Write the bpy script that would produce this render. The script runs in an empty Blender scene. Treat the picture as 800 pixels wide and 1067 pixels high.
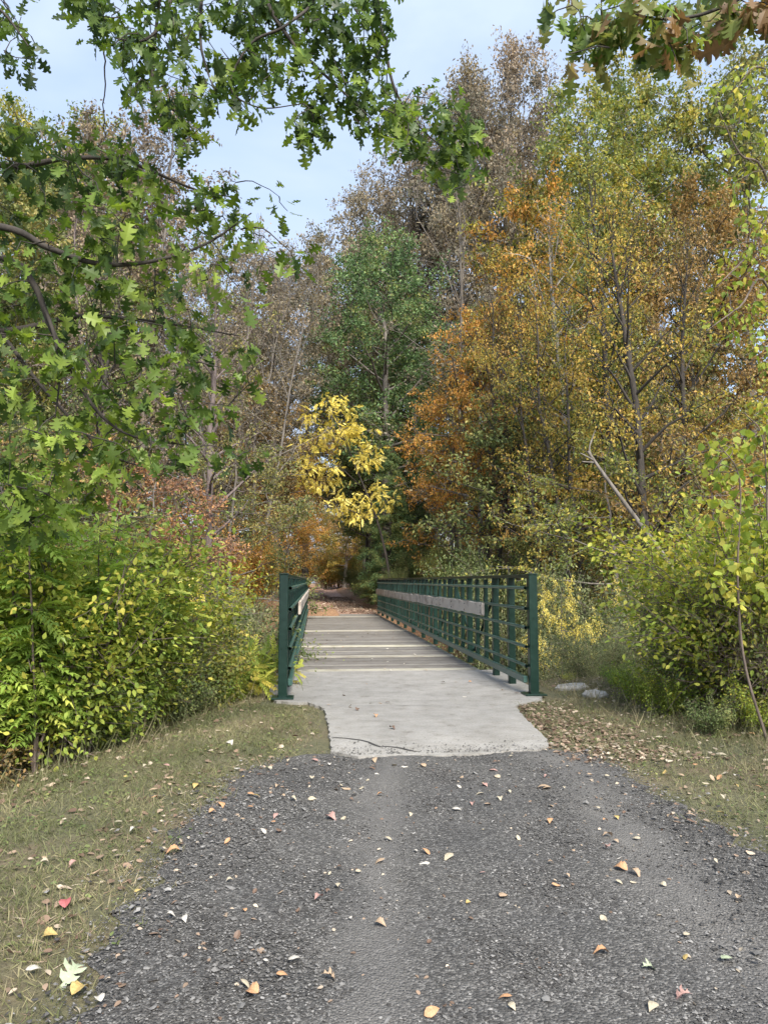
import bpy, math, random
import numpy as np
from mathutils import Vector, Matrix

SC = bpy.context.scene
COL = SC.collection
R = math.radians
rnd = random.Random(11)
rng = np.random.default_rng(11)

# ------------------------------------------------------------------ camera model
YAW, PITCH, F, EYE = R(5.27), R(5.3), 770.0, 1.4
fwd = np.array([math.sin(YAW)*math.cos(PITCH), math.cos(YAW)*math.cos(PITCH), math.sin(PITCH)])
rgt = np.array([math.cos(YAW), -math.sin(YAW), 0.0])
upv = np.cross(rgt, fwd)
CAM = np.array([0.0, 0.0, EYE])

def at(px, py, D):
    """World point D metres ahead whose direction is that of the photo's pixel (px, py)."""
    d = rgt*(px-400) + upv*(533.5-py) + fwd*F
    return CAM + d*(D/d[1])

def gnd(px, py, z=0.0):
    d = rgt*(px-400) + upv*(533.5-py) + fwd*F
    return CAM + d*((z-EYE)/d[2])

def X(px, D):
    return at(px, 605, D)[0]

# ------------------------------------------------------------------ terrain
def sstep(a, b, x):
    t = np.clip((np.asarray(x, float)-a)/(b-a), 0, 1)
    return t*t*(3-2*t)

def ground_z(x, y):
    x = np.asarray(x, float); y = np.asarray(y, float)
    und = (0.12*np.sin(x*0.9+1.3)*np.sin(y*0.7+0.4) + 0.22*np.sin(x*0.31+y*0.23) + 0.06*np.sin(x*2.3+y*1.9))
    creek = sstep(10.6, 13.5, y+0.25*np.sin(x*0.6))*(1-sstep(26.5, 30.2, y+0.4*np.sin(x*0.5+1)))
    dx = x-1.0
    side = np.where(dx < 0, sstep(2.4, 5.5, -dx + 0.18*(y-3)), sstep(2.7, 6.5, dx - 0.05*(y-3)))
    near = (1-sstep(10, 30, y))
    rise = np.where(dx > 0, sstep(6, 60, dx)*5.0, sstep(10, 70, -dx)*3.0)*sstep(28, 60, y)
    bank = np.where(dx > 0, sstep(1.6, 3.2, dx), sstep(1.9, 3.6, -dx))*sstep(30, 34, y)*0.35
    z = -2.5*creek - 0.7*side*near*(1-creek) + side*und*(1-0.5*creek) + rise + bank
    return z

# ------------------------------------------------------------------ mesh helpers
def mesh_np(name, V, faces, attr=None, smooth=False, mat_idx=None):
    """faces: list of int arrays, each (M, k)."""
    me = bpy.data.meshes.new(name)
    V = np.asarray(V, np.float32)
    me.vertices.add(len(V)); me.vertices.foreach_set('co', V.ravel())
    faces = [f for f in faces if len(f)]
    loops = np.concatenate([f.ravel() for f in faces]).astype(np.int32)
    tot = np.concatenate([np.full(len(f), f.shape[1], np.int32) for f in faces])
    st = np.concatenate([[0], np.cumsum(tot)[:-1]]).astype(np.int32)
    me.loops.add(len(loops)); me.loops.foreach_set('vertex_index', loops)
    me.polygons.add(len(tot)); me.polygons.foreach_set('loop_start', st); me.polygons.foreach_set('loop_total', tot)
    if mat_idx is not None:
        me.polygons.foreach_set('material_index', np.asarray(mat_idx, np.int32))
    me.polygons.foreach_set('use_smooth', np.full(len(tot), smooth))
    me.update(calc_edges=True)
    if attr is not None:
        a = me.attributes.new('vary', 'FLOAT_COLOR', 'POINT')
        c = np.ones((len(V), 4), np.float32); c[:, :3] = attr
        a.data.foreach_set('color', c.ravel())
    me.validate()
    return me

class Tubes:
    def __init__(s): s.V = []; s.Q = []; s.n = 0; s.A = []
    def add(s, P, r, k=6, a=None):
        P = np.asarray(P, float); n = len(P)
        r = np.broadcast_to(np.asarray(r, float), (n,))
        T = np.gradient(P, axis=0); T /= np.linalg.norm(T, axis=1)[:, None]+1e-9
        ref = np.array([0, 0, 1.0]) if abs(T[:, 2]).mean() < 0.8 else np.array([1.0, 0, 0])
        A = np.cross(T, ref); A /= np.linalg.norm(A, axis=1)[:, None]+1e-9
        B = np.cross(T, A)
        th = np.arange(k)*2*math.pi/k
        ring = P[:, None, :] + r[:, None, None]*(A[:, None, :]*np.cos(th)[None, :, None] + B[:, None, :]*np.sin(th)[None, :, None])
        V = ring.reshape(-1, 3)
        i = np.arange(n-1)[:, None]*k; j = np.arange(k)[None, :]; j2 = (j+1) % k
        Q = np.stack([i+j, i+j2, i+k+j2, i+k+j], -1).reshape(-1, 4)
        s.V.append(V); s.Q.append(Q+s.n); s.n += len(V)
        s.A.append(np.full((len(V), 3), rnd.random() if a is None else a))
    def box(s, c, h, a=None, rot=0.0, M=None):
        c = np.asarray(c, float); h = np.asarray(h, float)
        B = np.array([[-1,-1,-1],[1,-1,-1],[1,1,-1],[-1,1,-1],[-1,-1,1],[1,-1,1],[1,1,1],[-1,1,1]], float)*h
        if rot:
            cs, sn = math.cos(rot), math.sin(rot)
            B = B @ np.array([[cs, sn, 0], [-sn, cs, 0], [0, 0, 1]])
        if M is not None: B = B @ np.array(M).T
        Q = np.array([[0,3,2,1],[4,5,6,7],[0,1,5,4],[1,2,6,5],[2,3,7,6],[3,0,4,7]])
        s.V.append(B+c); s.Q.append(Q+s.n); s.n += 8
        s.A.append(np.full((8, 3), rnd.random() if a is None else a))
    def mesh(s, name, smooth=True):
        return mesh_np(name, np.concatenate(s.V), [np.concatenate(s.Q)], np.concatenate(s.A), smooth)

def smooth_path(P, m=6):
    P = np.asarray(P, float)
    if len(P) < 3: 
        t = np.linspace(0, 1, m+1)[:, None]; return P[0]*(1-t)+P[-1]*t
    Q = np.vstack([2*P[0]-P[1], P, 2*P[-1]-P[-2]]); out = []
    for i in range(1, len(Q)-2):
        p0, p1, p2, p3 = Q[i-1], Q[i], Q[i+1], Q[i+2]
        for t in np.arange(m)/m:
            out.append(0.5*((2*p1)+(-p0+p2)*t+(2*p0-5*p1+4*p2-p3)*t*t+(-p0+3*p1-3*p2+p3)*t**3))
    out.append(P[-1]); return np.array(out)

# leaf templates: vertices in (along, across, normal), faces
def half_outline(pts, bend=-0.18, cup=0.10):
    """leaf from a half outline [(t, w)]: midrib strip to outline, both sides."""
    V, Q = [], []
    n = len(pts)
    mids = np.linspace(0, 1, n)
    z = lambda t, w: bend*t*t + cup*abs(w)
    for sgn in (1, -1):
        b = len(V)
        for (t, w), m in zip(pts, mids):
            V.append((m, 0, z(m, 0))); V.append((t, sgn*w, z(t, w)))
        for i in range(n-1):
            q = (b+2*i, b+2*i+2, b+2*i+3, b+2*i+1)
            Q.append(q if sgn < 0 else q[::-1])
    return np.array(V, float), [np.array(Q)]
OAK = half_outline([(0, .012), (.14, .02), (.20, .10), (.17, .25), (.30, .12), (.36, .09), (.46, .30), (.40, .40), (.56, .33), (.60, .10),
                    (.70, .28), (.67, .34), (.82, .24), (.84, .07), (.94, .11), (1, .01)], bend=-.28, cup=.22)
OVATE = half_outline([(0, .01), (.10, .16), (.30, .29), (.58, .25), (.82, .12), (1, .005)])
HEART = half_outline([(0, .01), (-.06, .22), (.12, .44), (.40, .50), (.52, .42), (.70, .26), (1, .01)], bend=-0.25, cup=.16)
BROAD = half_outline([(0, .01), (.06, .14), (.16, .30), (.34, .38), (.50, .30), (.56, .36), (.72, .20), (.86, .12), (1, .005)])
DIAMOND = (np.array([(0, 0, 0), (.45, .27, .07), (1, 0, -.05), (.5, -.29, .06)]), [np.array([[0, 1, 2, 3]])])
SPRIG = (np.array([(0, 0, 0), (.3, .2, .05), (.55, 0, 0), (.3, -.16, .05), (.3, .04, .1), (.62, .36, .16), (.85, .22, .1), (.6, .1, .1),
                   (.4, -.06, -.05), (.66, -.4, -.1), (.96, -.2, -.05), (.7, -.08, -.05)]),
         [np.array([[0, 1, 2, 3], [4, 5, 6, 7], [8, 9, 10, 11]])])
def unit(v): return v/(np.linalg.norm(v, axis=-1, keepdims=True)+1e-9)
def pinnate(pairs=6, lw=.085, ll=.34, droop=-.35):
    V, Q = [], []
    def quad(a, d, L, w):
        d = np.array(d); s = np.cross(d, [0, 0, 1.0]); s /= np.linalg.norm(s); b = len(V)
        for (t, u, h) in ((0, 0, 0), (.35, 1, .03), (1, 0, -.08), (.35, -1, .03)):
            V.append(a + d*L*t + s*w*u + np.array([0, 0, h*L*2]))
        Q.append((b, b+1, b+2, b+3))
    pos = lambda t: np.array([t, 0, droop*t*t])
    for i in range(pairs):
        t = .2+.75*i/(pairs-1)
        k = 1-.45*abs(i/(pairs-1)-.4)
        for sg in (1, -1):
            quad(pos(t), unit(np.array([.45+rnd.uniform(-.15, .2), sg*.85, -.28+rnd.uniform(-.25, .2)])), ll*k*rnd.uniform(.8, 1.15), lw)
    quad(pos(.97), np.array([.9, 0, -.35]), ll, lw)
    b = len(V)
    for t in (0, .5, 1):
        p = pos(t); V.append(p+[0, .008, 0]); V.append(p-[0, .008, 0])
    Q += [(b, b+1, b+3, b+2), (b+2, b+3, b+5, b+4)]
    return np.array(V), [np.array(Q)]
PINN = pinnate()
PINN_LONG = pinnate(8, .055, .28, -.45)
BLADE = (np.array([(0, .02, 0), (0, -.02, 0), (.55, -.017, 0.02), (.55, .017, .02), (1, 0, -.10)]), [np.array([[0, 1, 2, 3]]), np.array([[3, 2, 4]])])

class Leaves:
    def __init__(s): s.P = []; s.D = []; s.N = []; s.S = []; s.A = []
    def add(s, P, D, N, S, A):
        s.P.append(P); s.D.append(D); s.N.append(N); s.S.append(S); s.A.append(A)
    def mesh(s, name, tmpl, smooth=False, width=1.0, curl=False):
        P = np.concatenate(s.P); D = np.concatenate(s.D); N = np.concatenate(s.N); S = np.concatenate(s.S); A = np.concatenate(s.A)
        D = D/(np.linalg.norm(D, axis=1)[:, None]+1e-9)
        W = np.cross(N, D); W /= np.linalg.norm(W, axis=1)[:, None]+1e-9
        N = np.cross(D, W)
        T, FF = tmpl; T = T*np.array([1, width, 1])
        V = P[:, None, :] + S[:, None, None]*(D[:, None, :]*T[None, :, 0:1] + W[:, None, :]*T[None, :, 1:2] + N[:, None, :]*T[None, :, 2:3])
        if curl:
            cz = rng.uniform(-.6, 2.2, len(P))[:, None, None]
            V = V + (cz-1)*S[:, None, None]*N[:, None, :]*T[None, :, 2:3]
        k = len(T); off = (np.arange(len(P))*k)[:, None, None]
        faces = [(f[None]+off).reshape(-1, f.shape[1]) for f in FF]
        return mesh_np(name, V.reshape(-1, 3), faces, np.repeat(A, k, 0), smooth)

def unit(v): return v/(np.linalg.norm(v, axis=-1, keepdims=True)+1e-9)

# ------------------------------------------------------------------ materials
def nt(name):
    m = bpy.data.materials.new(name); m.use_nodes = True
    t = m.node_tree; t.nodes.clear()
    return m, t, (lambda ty, **k: _node(t, ty, **k))
def _node(t, ty, **k):
    n = t.nodes.new(ty)
    for a, b in k.items():
        if a.startswith('i_'):
            key = a[2:]; n.inputs[int(key) if key.isdigit() else key.replace('_', ' ')].default_value = b
        else: setattr(n, a, b)
    return n
def ramp(t, stops, interp='LINEAR'):
    n = t.nodes.new('ShaderNodeValToRGB'); n.color_ramp.interpolation = interp
    e = n.color_ramp.elements
    while len(e) < len(stops): e.new(0.5)
    for el, (p, c) in zip(e, stops):
        el.position = p; el.color = (*c, 1) if len(c) == 3 else c
    return n
def mathn(t, op, a, b=None, c=None):
    n = t.nodes.new('ShaderNodeMath'); n.operation = op
    for i, v in enumerate((a, b, c)):
        if v is None: continue
        if isinstance(v, (int, float)): n.inputs[i].default_value = v
        else: t.links.new(v, n.inputs[i])
    return n.outputs[0]
def mixc(t, f, a, b, mode='MIX'):
    n = t.nodes.new('ShaderNodeMix'); n.data_type = 'RGBA'; n.blend_type = mode
    for i, v in ((0, f), (6, a), (7, b)):
        if isinstance(v, (int, float)): n.inputs[i].default_value = v
        elif isinstance(v, tuple): n.inputs[i].default_value = (*v, 1)
        else: t.links.new(v, n.inputs[i])
    return n.outputs[2]

def leaf_mat(name, cols, trans=0.35, rough=0.6, leafw=0.55, spread=0.5, spec=0.25, patchs=.38):
    m, t, N = nt(name)
    at_ = N('ShaderNodeAttribute', attribute_name='vary'); sep = N('ShaderNodeSeparateColor'); t.links.new(at_.outputs['Color'], sep.inputs[0])
    f = mathn(t, 'MULTIPLY_ADD', sep.outputs[0], leafw, mathn(t, 'MULTIPLY', sep.outputs[1], 1-leafw))
    oi = N('ShaderNodeObjectInfo')
    f = mathn(t, 'ADD', f, mathn(t, 'MULTIPLY_ADD', oi.outputs['Random'], 0.16, -0.08))
    tco = N('ShaderNodeTexCoord'); pn = N('ShaderNodeTexNoise', i_Scale=patchs, i_Detail=2.0); t.links.new(tco.outputs['Object'], pn.inputs['Vector'])
    f = mathn(t, 'ADD', f, mathn(t, 'MULTIPLY_ADD', pn.outputs[0], 1.1, -.55))
    n = len(cols); rp = ramp(t, [(0.12+0.76*i/(max(n-1, 1)), c) for i, c in enumerate(cols)]); t.links.new(f, rp.inputs[0])
    v = mathn(t, 'ADD', mathn(t, 'MULTIPLY_ADD', sep.outputs[2], spread, 1-spread/2-.12), mathn(t, 'MULTIPLY', sep.outputs[1], .24))
    hs = N('ShaderNodeHueSaturation'); t.links.new(rp.outputs[0], hs.inputs['Color']); t.links.new(v, hs.inputs['Value'])
    bs = N('ShaderNodeBsdfPrincipled', i_Roughness=rough); bs.inputs['Specular IOR Level'].default_value = spec
    t.links.new(hs.outputs[0], bs.inputs['Base Color'])
    tr = N('ShaderNodeBsdfTranslucent')
    hs2 = N('ShaderNodeHueSaturation', i_Saturation=1.12, i_Value=1.25); t.links.new(hs.outputs[0], hs2.inputs['Color']); t.links.new(hs2.outputs[0], tr.inputs[0])
    mx = N('ShaderNodeMixShader', i_0=trans); t.links.new(bs.outputs[0], mx.inputs[1]); t.links.new(tr.outputs[0], mx.inputs[2])
    o = N('ShaderNodeOutputMaterial'); t.links.new(mx.outputs[0], o.inputs[0])
    return m

def bark_mat(name, c1, c2, scale=6.0):
    m, t, N = nt(name)
    tc = N('ShaderNodeTexCoord'); mp = N('ShaderNodeMapping'); mp.inputs['Scale'].default_value = (scale, scale, scale*0.22)
    t.links.new(tc.outputs['Object'], mp.inputs[0])
    nz = N('ShaderNodeTexNoise', i_Scale=2.0, i_Detail=6.0, i_Roughness=.65); t.links.new(mp.outputs[0], nz.inputs['Vector'])
    rp = ramp(t, [(.33, c1), (.66, c2)]); t.links.new(nz.outputs[0], rp.inputs[0])
    bs = N('ShaderNodeBsdfPrincipled', i_Roughness=.9); t.links.new(rp.outputs[0], bs.inputs['Base Color'])
    bp = N('ShaderNodeBump', i_Strength=.6, i_Distance=.03); t.links.new(nz.outputs[0], bp.inputs['Height']); t.links.new(bp.outputs[0], bs.inputs['Normal'])
    o = N('ShaderNodeOutputMaterial'); t.links.new(bs.outputs[0], o.inputs[0])
    return m

G = lambda r, g, b: (r, g, b)
M = {}
M['oak'] = leaf_mat('oak_leaves_green', [G(.035,.06,.022), G(.065,.11,.026), G(.13,.19,.035), G(.23,.30,.055)], .42, .45)
M['oakturn'] = leaf_mat('oak_leaves_turning', [G(.06,.10,.03), G(.09,.15,.03), G(.12,.18,.04), G(.17,.21,.05), G(.20,.20,.06), G(.18,.11,.05)], .42, .5, patchs=1.3)
M['heaven'] = leaf_mat('bright_pinnate_leaves', [G(.16,.25,.06), G(.25,.36,.07), G(.37,.48,.10), G(.54,.54,.13)], .4, .4)
M['yelgreen'] = leaf_mat('yellow_green_leaves', [G(.17,.24,.05), G(.28,.35,.06), G(.42,.43,.08), G(.60,.50,.10)], .4)
M['shrubgreen'] = leaf_mat('shrub_leaves', [G(.09,.13,.05), G(.15,.19,.07), G(.22,.25,.09), G(.36,.33,.12)], .35)
M['honeysuckle'] = leaf_mat('greyish_shrub_leaves', [G(.08,.10,.045), G(.13,.155,.07), G(.20,.22,.10), G(.30,.27,.13)], .35)
M['darkgreen'] = leaf_mat('dark_green_leaves', [G(.045,.075,.04), G(.07,.11,.05), G(.10,.15,.06), G(.15,.17,.06)], .3)
M['bluegreen'] = leaf_mat('blue_green_leaves', [G(.08,.135,.06), G(.12,.20,.08), G(.17,.25,.095), G(.28,.28,.09)], .3)
M['yellow'] = leaf_mat('yellow_leaves', [G(.40,.36,.08), G(.62,.50,.10), G(.78,.66,.16), G(.84,.76,.28)], .4)
M['gold'] = leaf_mat('golden_leaves', [G(.11,.14,.05), G(.21,.21,.06), G(.38,.30,.07), G(.52,.38,.09), G(.50,.30,.09)], .4)
M['orange'] = leaf_mat('orange_leaves', [G(.14,.16,.05), G(.29,.23,.06), G(.49,.30,.07), G(.60,.29,.08), G(.62,.38,.12)], .4)
M['rust'] = leaf_mat('rusty_leaves', [G(.13,.13,.06), G(.21,.16,.07), G(.31,.20,.08), G(.40,.25,.09)], .35)
M['olive'] = leaf_mat('olive_leaves', [G(.09,.125,.05), G(.15,.18,.06), G(.22,.23,.08), G(.34,.27,.09)], .35)
M['greenyellow'] = leaf_mat('green_and_gold_leaves', [G(.10,.15,.055), G(.17,.21,.06), G(.29,.29,.07), G(.42,.33,.08)], .38)
M['tan'] = leaf_mat('tan_leaves', [G(.16,.14,.10), G(.23,.185,.13), G(.30,.24,.17), G(.36,.27,.17)], .3)
M['mauve'] = leaf_mat('brown_grey_leaves', [G(.13,.13,.09), G(.19,.17,.12), G(.26,.215,.15), G(.30,.24,.13)], .3)
M['pinkish'] = leaf_mat('pinkish_brown_leaves', [G(.14,.08,.05), G(.24,.13,.08), G(.32,.18,.11), G(.42,.22,.08)], .3)
M['bark'] = bark_mat('grey_bark', G(.07,.06,.05), G(.20,.175,.15))
M['darkbark'] = bark_mat('dark_bark', G(.018,.015,.012), G(.055,.045,.037))
M['palebark'] = bark_mat('pale_bark', G(.13,.12,.10), G(.33,.31,.28))
M['purplebark'] = bark_mat('brown_bark', G(.08,.06,.055), G(.19,.15,.14))
M['twig'] = bark_mat('twig_bark', G(.10,.075,.06), G(.22,.17,.14))

# grass and litter
M['grass'] = leaf_mat('grass_blades', [G(.11,.125,.055), G(.15,.16,.07), G(.20,.19,.095), G(.31,.26,.16)], .3, .6)
M['litter'] = leaf_mat('dry_leaf_litter', [G(.13,.085,.06), G(.22,.15,.105), G(.31,.23,.165), G(.44,.37,.28)], .15, .7, leafw=1.0)

# ------------------------------------------------------------------ objects
def tag(o, label=None, cat=None, group=None, kind=None):
    if label: o['label'] = label
    if cat: o['category'] = cat
    if group: o['group'] = group
    if kind: o['kind'] = kind
    return o
def link(name, me, mat=None, parent=None, loc=None):
    o = bpy.data.objects.new(name, me); COL.objects.link(o)
    if mat is not None:
        mats = mat if isinstance(mat, (list, tuple)) else [mat]
        if len(me.materials) == 0:
            for _ in mats: me.materials.append(None)
        for i, m_ in enumerate(mats):
            o.material_slots[i].link = 'OBJECT'; o.material_slots[i].material = m_
    if parent is not None: o.parent = parent
    if loc is not None: o.location = loc
    return o
def empty(name, loc, rz=0, s=(1, 1, 1)):
    o = bpy.data.objects.new(name, None); COL.objects.link(o)
    o.location = loc; o.rotation_euler = (0, 0, rz); o.scale = s; o.empty_display_size = .3
    return o

# ------------------------------------------------------------------ tree generators
def grow_tree(seed, H=15.0, Rad=4.0, cb=.25, n1=34, n2=6, n3=3, leaves=30000, lsize=.15, tr=.2, tmpl=DIAMOND, steep=0.6, fill=.22,
              prof=None, stems=1, wob=.03, lean=(0, 0), droopy=.35, twigs=True):
    r = np.random.default_rng(seed); tb = Tubes(); lv = Leaves(); tips = []
    prof = prof or (lambda t: math.sin(math.pi*min(1, (t*.86+.12)))**.7)
    for s in range(stems):
        n = 14; t = np.linspace(0, 1, n)
        off = np.cumsum(r.normal(0, wob*H/n*3, (n, 2)), 0)*t[:, None]
        a0 = r.uniform(0, 6.28); sp = (0.18*H if stems > 1 else 0)
        P = np.stack([off[:, 0]+lean[0]*H*t+math.cos(a0)*sp*t**.8, off[:, 1]+lean[1]*H*t+math.sin(a0)*sp*t**.8, H*t*(1 if s == 0 else r.uniform(.7, 1))], 1)
        rad = tr/math.sqrt(stems)*((1-t)**.75*.92+.05); rad[0] *= 1.35
        tb.add(P, rad, 8, .5)
        az = r.uniform(0, 6.28)
        for i in range(n1//stems):
            u = cb+(1-cb)*(i+r.uniform(0, .9))/(n1//stems); u = min(u, .985)
            az += 2.4+r.normal(0, .35)
            p = np.array([np.interp(u, t, P[:, j]) for j in range(3)])
            rel = (u-cb)/(1-cb)
            L = Rad*prof(rel)*r.uniform(.65, 1.15)+.2
            el = steep*(.45+rel*.9)+r.normal(0, .15)
            d = np.array([math.cos(az)*math.cos(el), math.sin(az)*math.cos(el), math.sin(el)])
            k = np.linspace(0, 1, 6)[:, None]
            jit = np.cumsum(r.normal(0, .045*L, (6, 3)), 0)*k
            B = p+d*L*k+jit+np.array([0, 0, 1])*(L*.18*k**2-(droopy*.3)*L*k**3)
            r0 = max(.008, np.interp(u, t, rad)*.55)
            tb.add(B, np.linspace(r0, .008, 6), 5, .5)
            for j in range(n2):
                w = r.uniform(.25, 1); q = np.array([np.interp(w, k[:, 0], B[:, c]) for c in range(3)])
                dd = unit(d*.7+r.normal(0, .65, 3)+np.array([0, 0, .12])); L2 = L*r.uniform(.22, .5)*(1.15-w*.5)
                kk = np.linspace(0, 1, 4)[:, None]
                C = q+dd*L2*kk+np.cumsum(r.normal(0, .05*L2, (4, 3)), 0)*kk
                if twigs: tb.add(C, np.linspace(max(.006, r0*.35), .004, 4), 3, .5)
                cl = r.random()
                tips.append((C, dd, L2, cl))
                for l in range(n3):
                    w2 = r.uniform(.3, 1); q2 = np.array([np.interp(w2, kk[:, 0], C[:, c]) for c in range(3)])
                    d3 = unit(dd*.6+r.normal(0, .7, 3)); L3 = L2*r.uniform(.35, .7)
                    E = q2+d3*L3*np.linspace(0, 1, 3)[:, None]
                    if twigs: tb.add(E, np.linspace(.007, .004, 3), 3, .5)
                    tips.append((E, d3, L3, cl*.7+r.random()*.3))
    tm = tb.mesh('trunk')
    if leaves <= 0: return tm, None
    w = np.array([x[2]**1.2 for x in tips]); w /= w.sum()
    ids = r.choice(len(tips), leaves, p=w)
    T3 = np.array([[np.interp(q, np.linspace(0, 1, len(x[0])), x[0][:, c]) for c in range(3)] for x in tips for q in (0.05, .35, .7, 1.0)]).reshape(len(tips), 4, 3)
    s = r.random(leaves)**.7*3; i0 = np.minimum(s.astype(int), 2); f = (s-i0)[:, None]
    P = T3[ids, i0]*(1-f)+T3[ids, i0+1]*f
    P += r.normal(0, 1, (leaves, 3))*fill*np.array([1.25, 1.25, .55])
    out = unit(P-np.array([lean[0]*H*.5, lean[1]*H*.5, 0])*1.0) * np.array([1, 1, 0])
    D = unit(out*.6+r.normal(0, .7, (leaves, 3))-np.array([0, 0, .45*droopy/.35]))
    N = unit(np.array([0, 0, 1.0])+r.normal(0, .65, (leaves, 3)))
    cl = np.array([x[3] for x in tips])[ids]
    A = np.stack([r.random(leaves), cl, r.random(leaves)], 1)
    lv.add(P, D, N, lsize*r.uniform(.45, 1.45, leaves), A)
    return tm, lv.mesh('crown', tmpl)

def grow_shrub(seed, H=2.0, Rad=1.2, stems=22, leaves=6000, lsize=.07, tmpl=OVATE, fill=.07, r0=.012, sub=5, arch=.6, lowleaf=.12, droopy=.3):
    r = np.random.default_rng(seed); tb = Tubes(); lv = Leaves(); segs = []
    for s in range(stems):
        az = r.uniform(0, 6.28); h = H*r.uniform(.5, 1.05); rr = Rad*r.uniform(.2, 1.0)
        b = np.array([math.cos(az), math.sin(az), 0])*Rad*.25*r.random()
        t = np.linspace(0, 1, 7)[:, None]
        P = b+np.array([math.cos(az), math.sin(az), 0])*rr*t**1.3+np.array([0, 0, 1])*h*(t-arch*.35*t**3)/(1-arch*.35)+np.cumsum(r.normal(0, .03*H/2, (7, 3)), 0)*t
        tb.add(P, np.linspace(r0, r0*.3, 7), 4, .5); cl = r.random(); segs.append((P, cl, 1.))
        for j in range(sub):
            w = r.uniform(.2, .95); q = np.array([np.interp(w, t[:, 0], P[:, c]) for c in range(3)])
            d = unit(np.array([math.cos(az), math.sin(az), .5])*.5+r.normal(0, .7, 3)); L = H*r.uniform(.12, .35)
            Q = q+d*L*np.linspace(0, 1, 4)[:, None]+np.cumsum(r.normal(0, .02*H/2, (4, 3)), 0)
            tb.add(Q, np.linspace(r0*.45, .0025, 4), 3, .5); segs.append((Q, cl*.6+r.random()*.4, .6))
    tm = tb.mesh('stems')
    if leaves <= 0: return tm, None
    w = np.array([x[2] for x in segs]); w /= w.sum()
    ids = r.choice(len(segs), leaves, p=w)
    T3 = np.array([[np.interp(q, np.linspace(0, 1, len(x[0])), x[0][:, c]) for c in range(3)] for x in segs for q in (lowleaf, .4, .7, 1.0)]).reshape(len(segs), 4, 3)
    s = r.random(leaves)*3; i0 = np.minimum(s.astype(int), 2); f = (s-i0)[:, None]
    P = T3[ids, i0]*(1-f)+T3[ids, i0+1]*f+r.normal(0, fill, (leaves, 3))
    P[:, 2] = np.maximum(P[:, 2], .02)
    D = unit(unit(P*np.array([1, 1, .2]))*.7+r.normal(0, .6, (leaves, 3))-np.array([0, 0, droopy]))
    N = unit(np.array([0, 0, 1.0])+r.normal(0, .5, (leaves, 3)))
    A = np.stack([r.random(leaves), np.array([x[1] for x in segs])[ids], r.random(leaves)], 1)
    lv.add(P, D, N, lsize*r.uniform(.6, 1.3, leaves), A)
    return tm, lv.mesh('leaves', tmpl, curl=True)

PROTO = {}
def proto(k):
    if k in PROTO: return PROTO[k]
    cone = lambda t: (1-t)**.9*.95+.05
    spec = {
        'broad_a': (lambda: grow_tree(101, 18, 5.0, .22, 36, 8, 3, 44000, .14, fill=.13, tr=.23), 18),
        'broad_b': (lambda: grow_tree(102, 18, 4.4, .30, 34, 8, 3, 30000, .14, steep=.8, fill=.13, tr=.23, wob=.04), 18),
        'broad_c': (lambda: grow_tree(103, 18, 5.4, .14, 36, 8, 3, 46000, .14, steep=.45, wob=.05, fill=.13, tr=.23), 18),
        'sparse_a': (lambda: grow_tree(104, 22, 4.2, .30, 46, 7, 3, 23000, .15, steep=.95, fill=.16, tr=.22), 22),
        'sparse_b': (lambda: grow_tree(105, 22, 3.6, .35, 44, 7, 3, 16000, .15, steep=1.05, fill=.14, stems=2, tr=.26), 22),
        'bare': (lambda: grow_tree(106, 18, 3.6, .22, 54, 8, 4, 5000, .12, steep=1.15, stems=3, tr=.13), 18),
        'trunky': (lambda: grow_tree(111, 18, 3.0, .34, 34, 6, 3, 6000, .12, steep=.9, fill=.13, tr=.23), 18),
        'trunky_b': (lambda: grow_tree(112, 18, 3.2, .30, 34, 6, 3, 6500, .12, steep=.7, fill=.13, tr=.24, stems=2, wob=.045), 18),
        'maple': (lambda: grow_tree(107, 14, 4.0, .26, 32, 8, 3, 18500, .13, steep=.4, fill=.09, tr=.22, wob=.04), 14),
        'small': (lambda: grow_tree(108, 8, 2.9, .18, 30, 7, 3, 12000, .11, steep=.4, tr=.11, fill=.09), 8),
        'layered': (lambda: grow_tree(109, 9, 3.6, .16, 24, 8, 4, 14000, .10, steep=.15, fill=.07, tr=.11, wob=.05), 9),
        'fir': (lambda: grow_tree(110, 12, 2.8, .05, 70, 7, 3, 60000, .10, steep=.1, prof=cone, fill=.12, tr=.14, droopy=.9), 12),
        'thicket_a': (lambda: grow_shrub(201, 3.2, 2.0, 40, 34000, .065, DIAMOND, .14, sub=7), 3.2),
        'thicket_b': (lambda: grow_shrub(202, 2.6, 2.1, 36, 27000, .06, DIAMOND, .12, sub=7, arch=.9), 2.6),
        'thicket_c': (lambda: grow_shrub(203, 3.6, 1.8, 26, 9000, .085, DIAMOND, .14, sub=8), 3.6),
    }[k]
    PROTO[k] = (*spec[0](), spec[1]); return PROTO[k]

def tree(kind, name, mat, x, y, H, label, group=None, bark='bark', cat='tree', wide=1.0, rz=None, parts=('trunk', 'crown')):
    tm, cm, h0 = proto(kind)
    s = H/h0; z = float(ground_z(x, y))-.05
    e = empty(name, (x, y, z), rnd.uniform(0, 6.28) if rz is None else rz, (s*wide, s*wide, s))
    tag(e, label, cat, group)
    link(parts[0], tm, M[bark], e)
    if cm: link(parts[1], cm, M[mat], e)
    return e
def ptree(kind, name, mat, px, D, ytop, label, **k):
    x = X(px, D); z0 = float(ground_z(x, D)); ztop = at(px, ytop, D)[2]
    return tree(kind, name, mat, x, D, max(1.0, (ztop-z0)*.93), label, **k)

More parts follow.
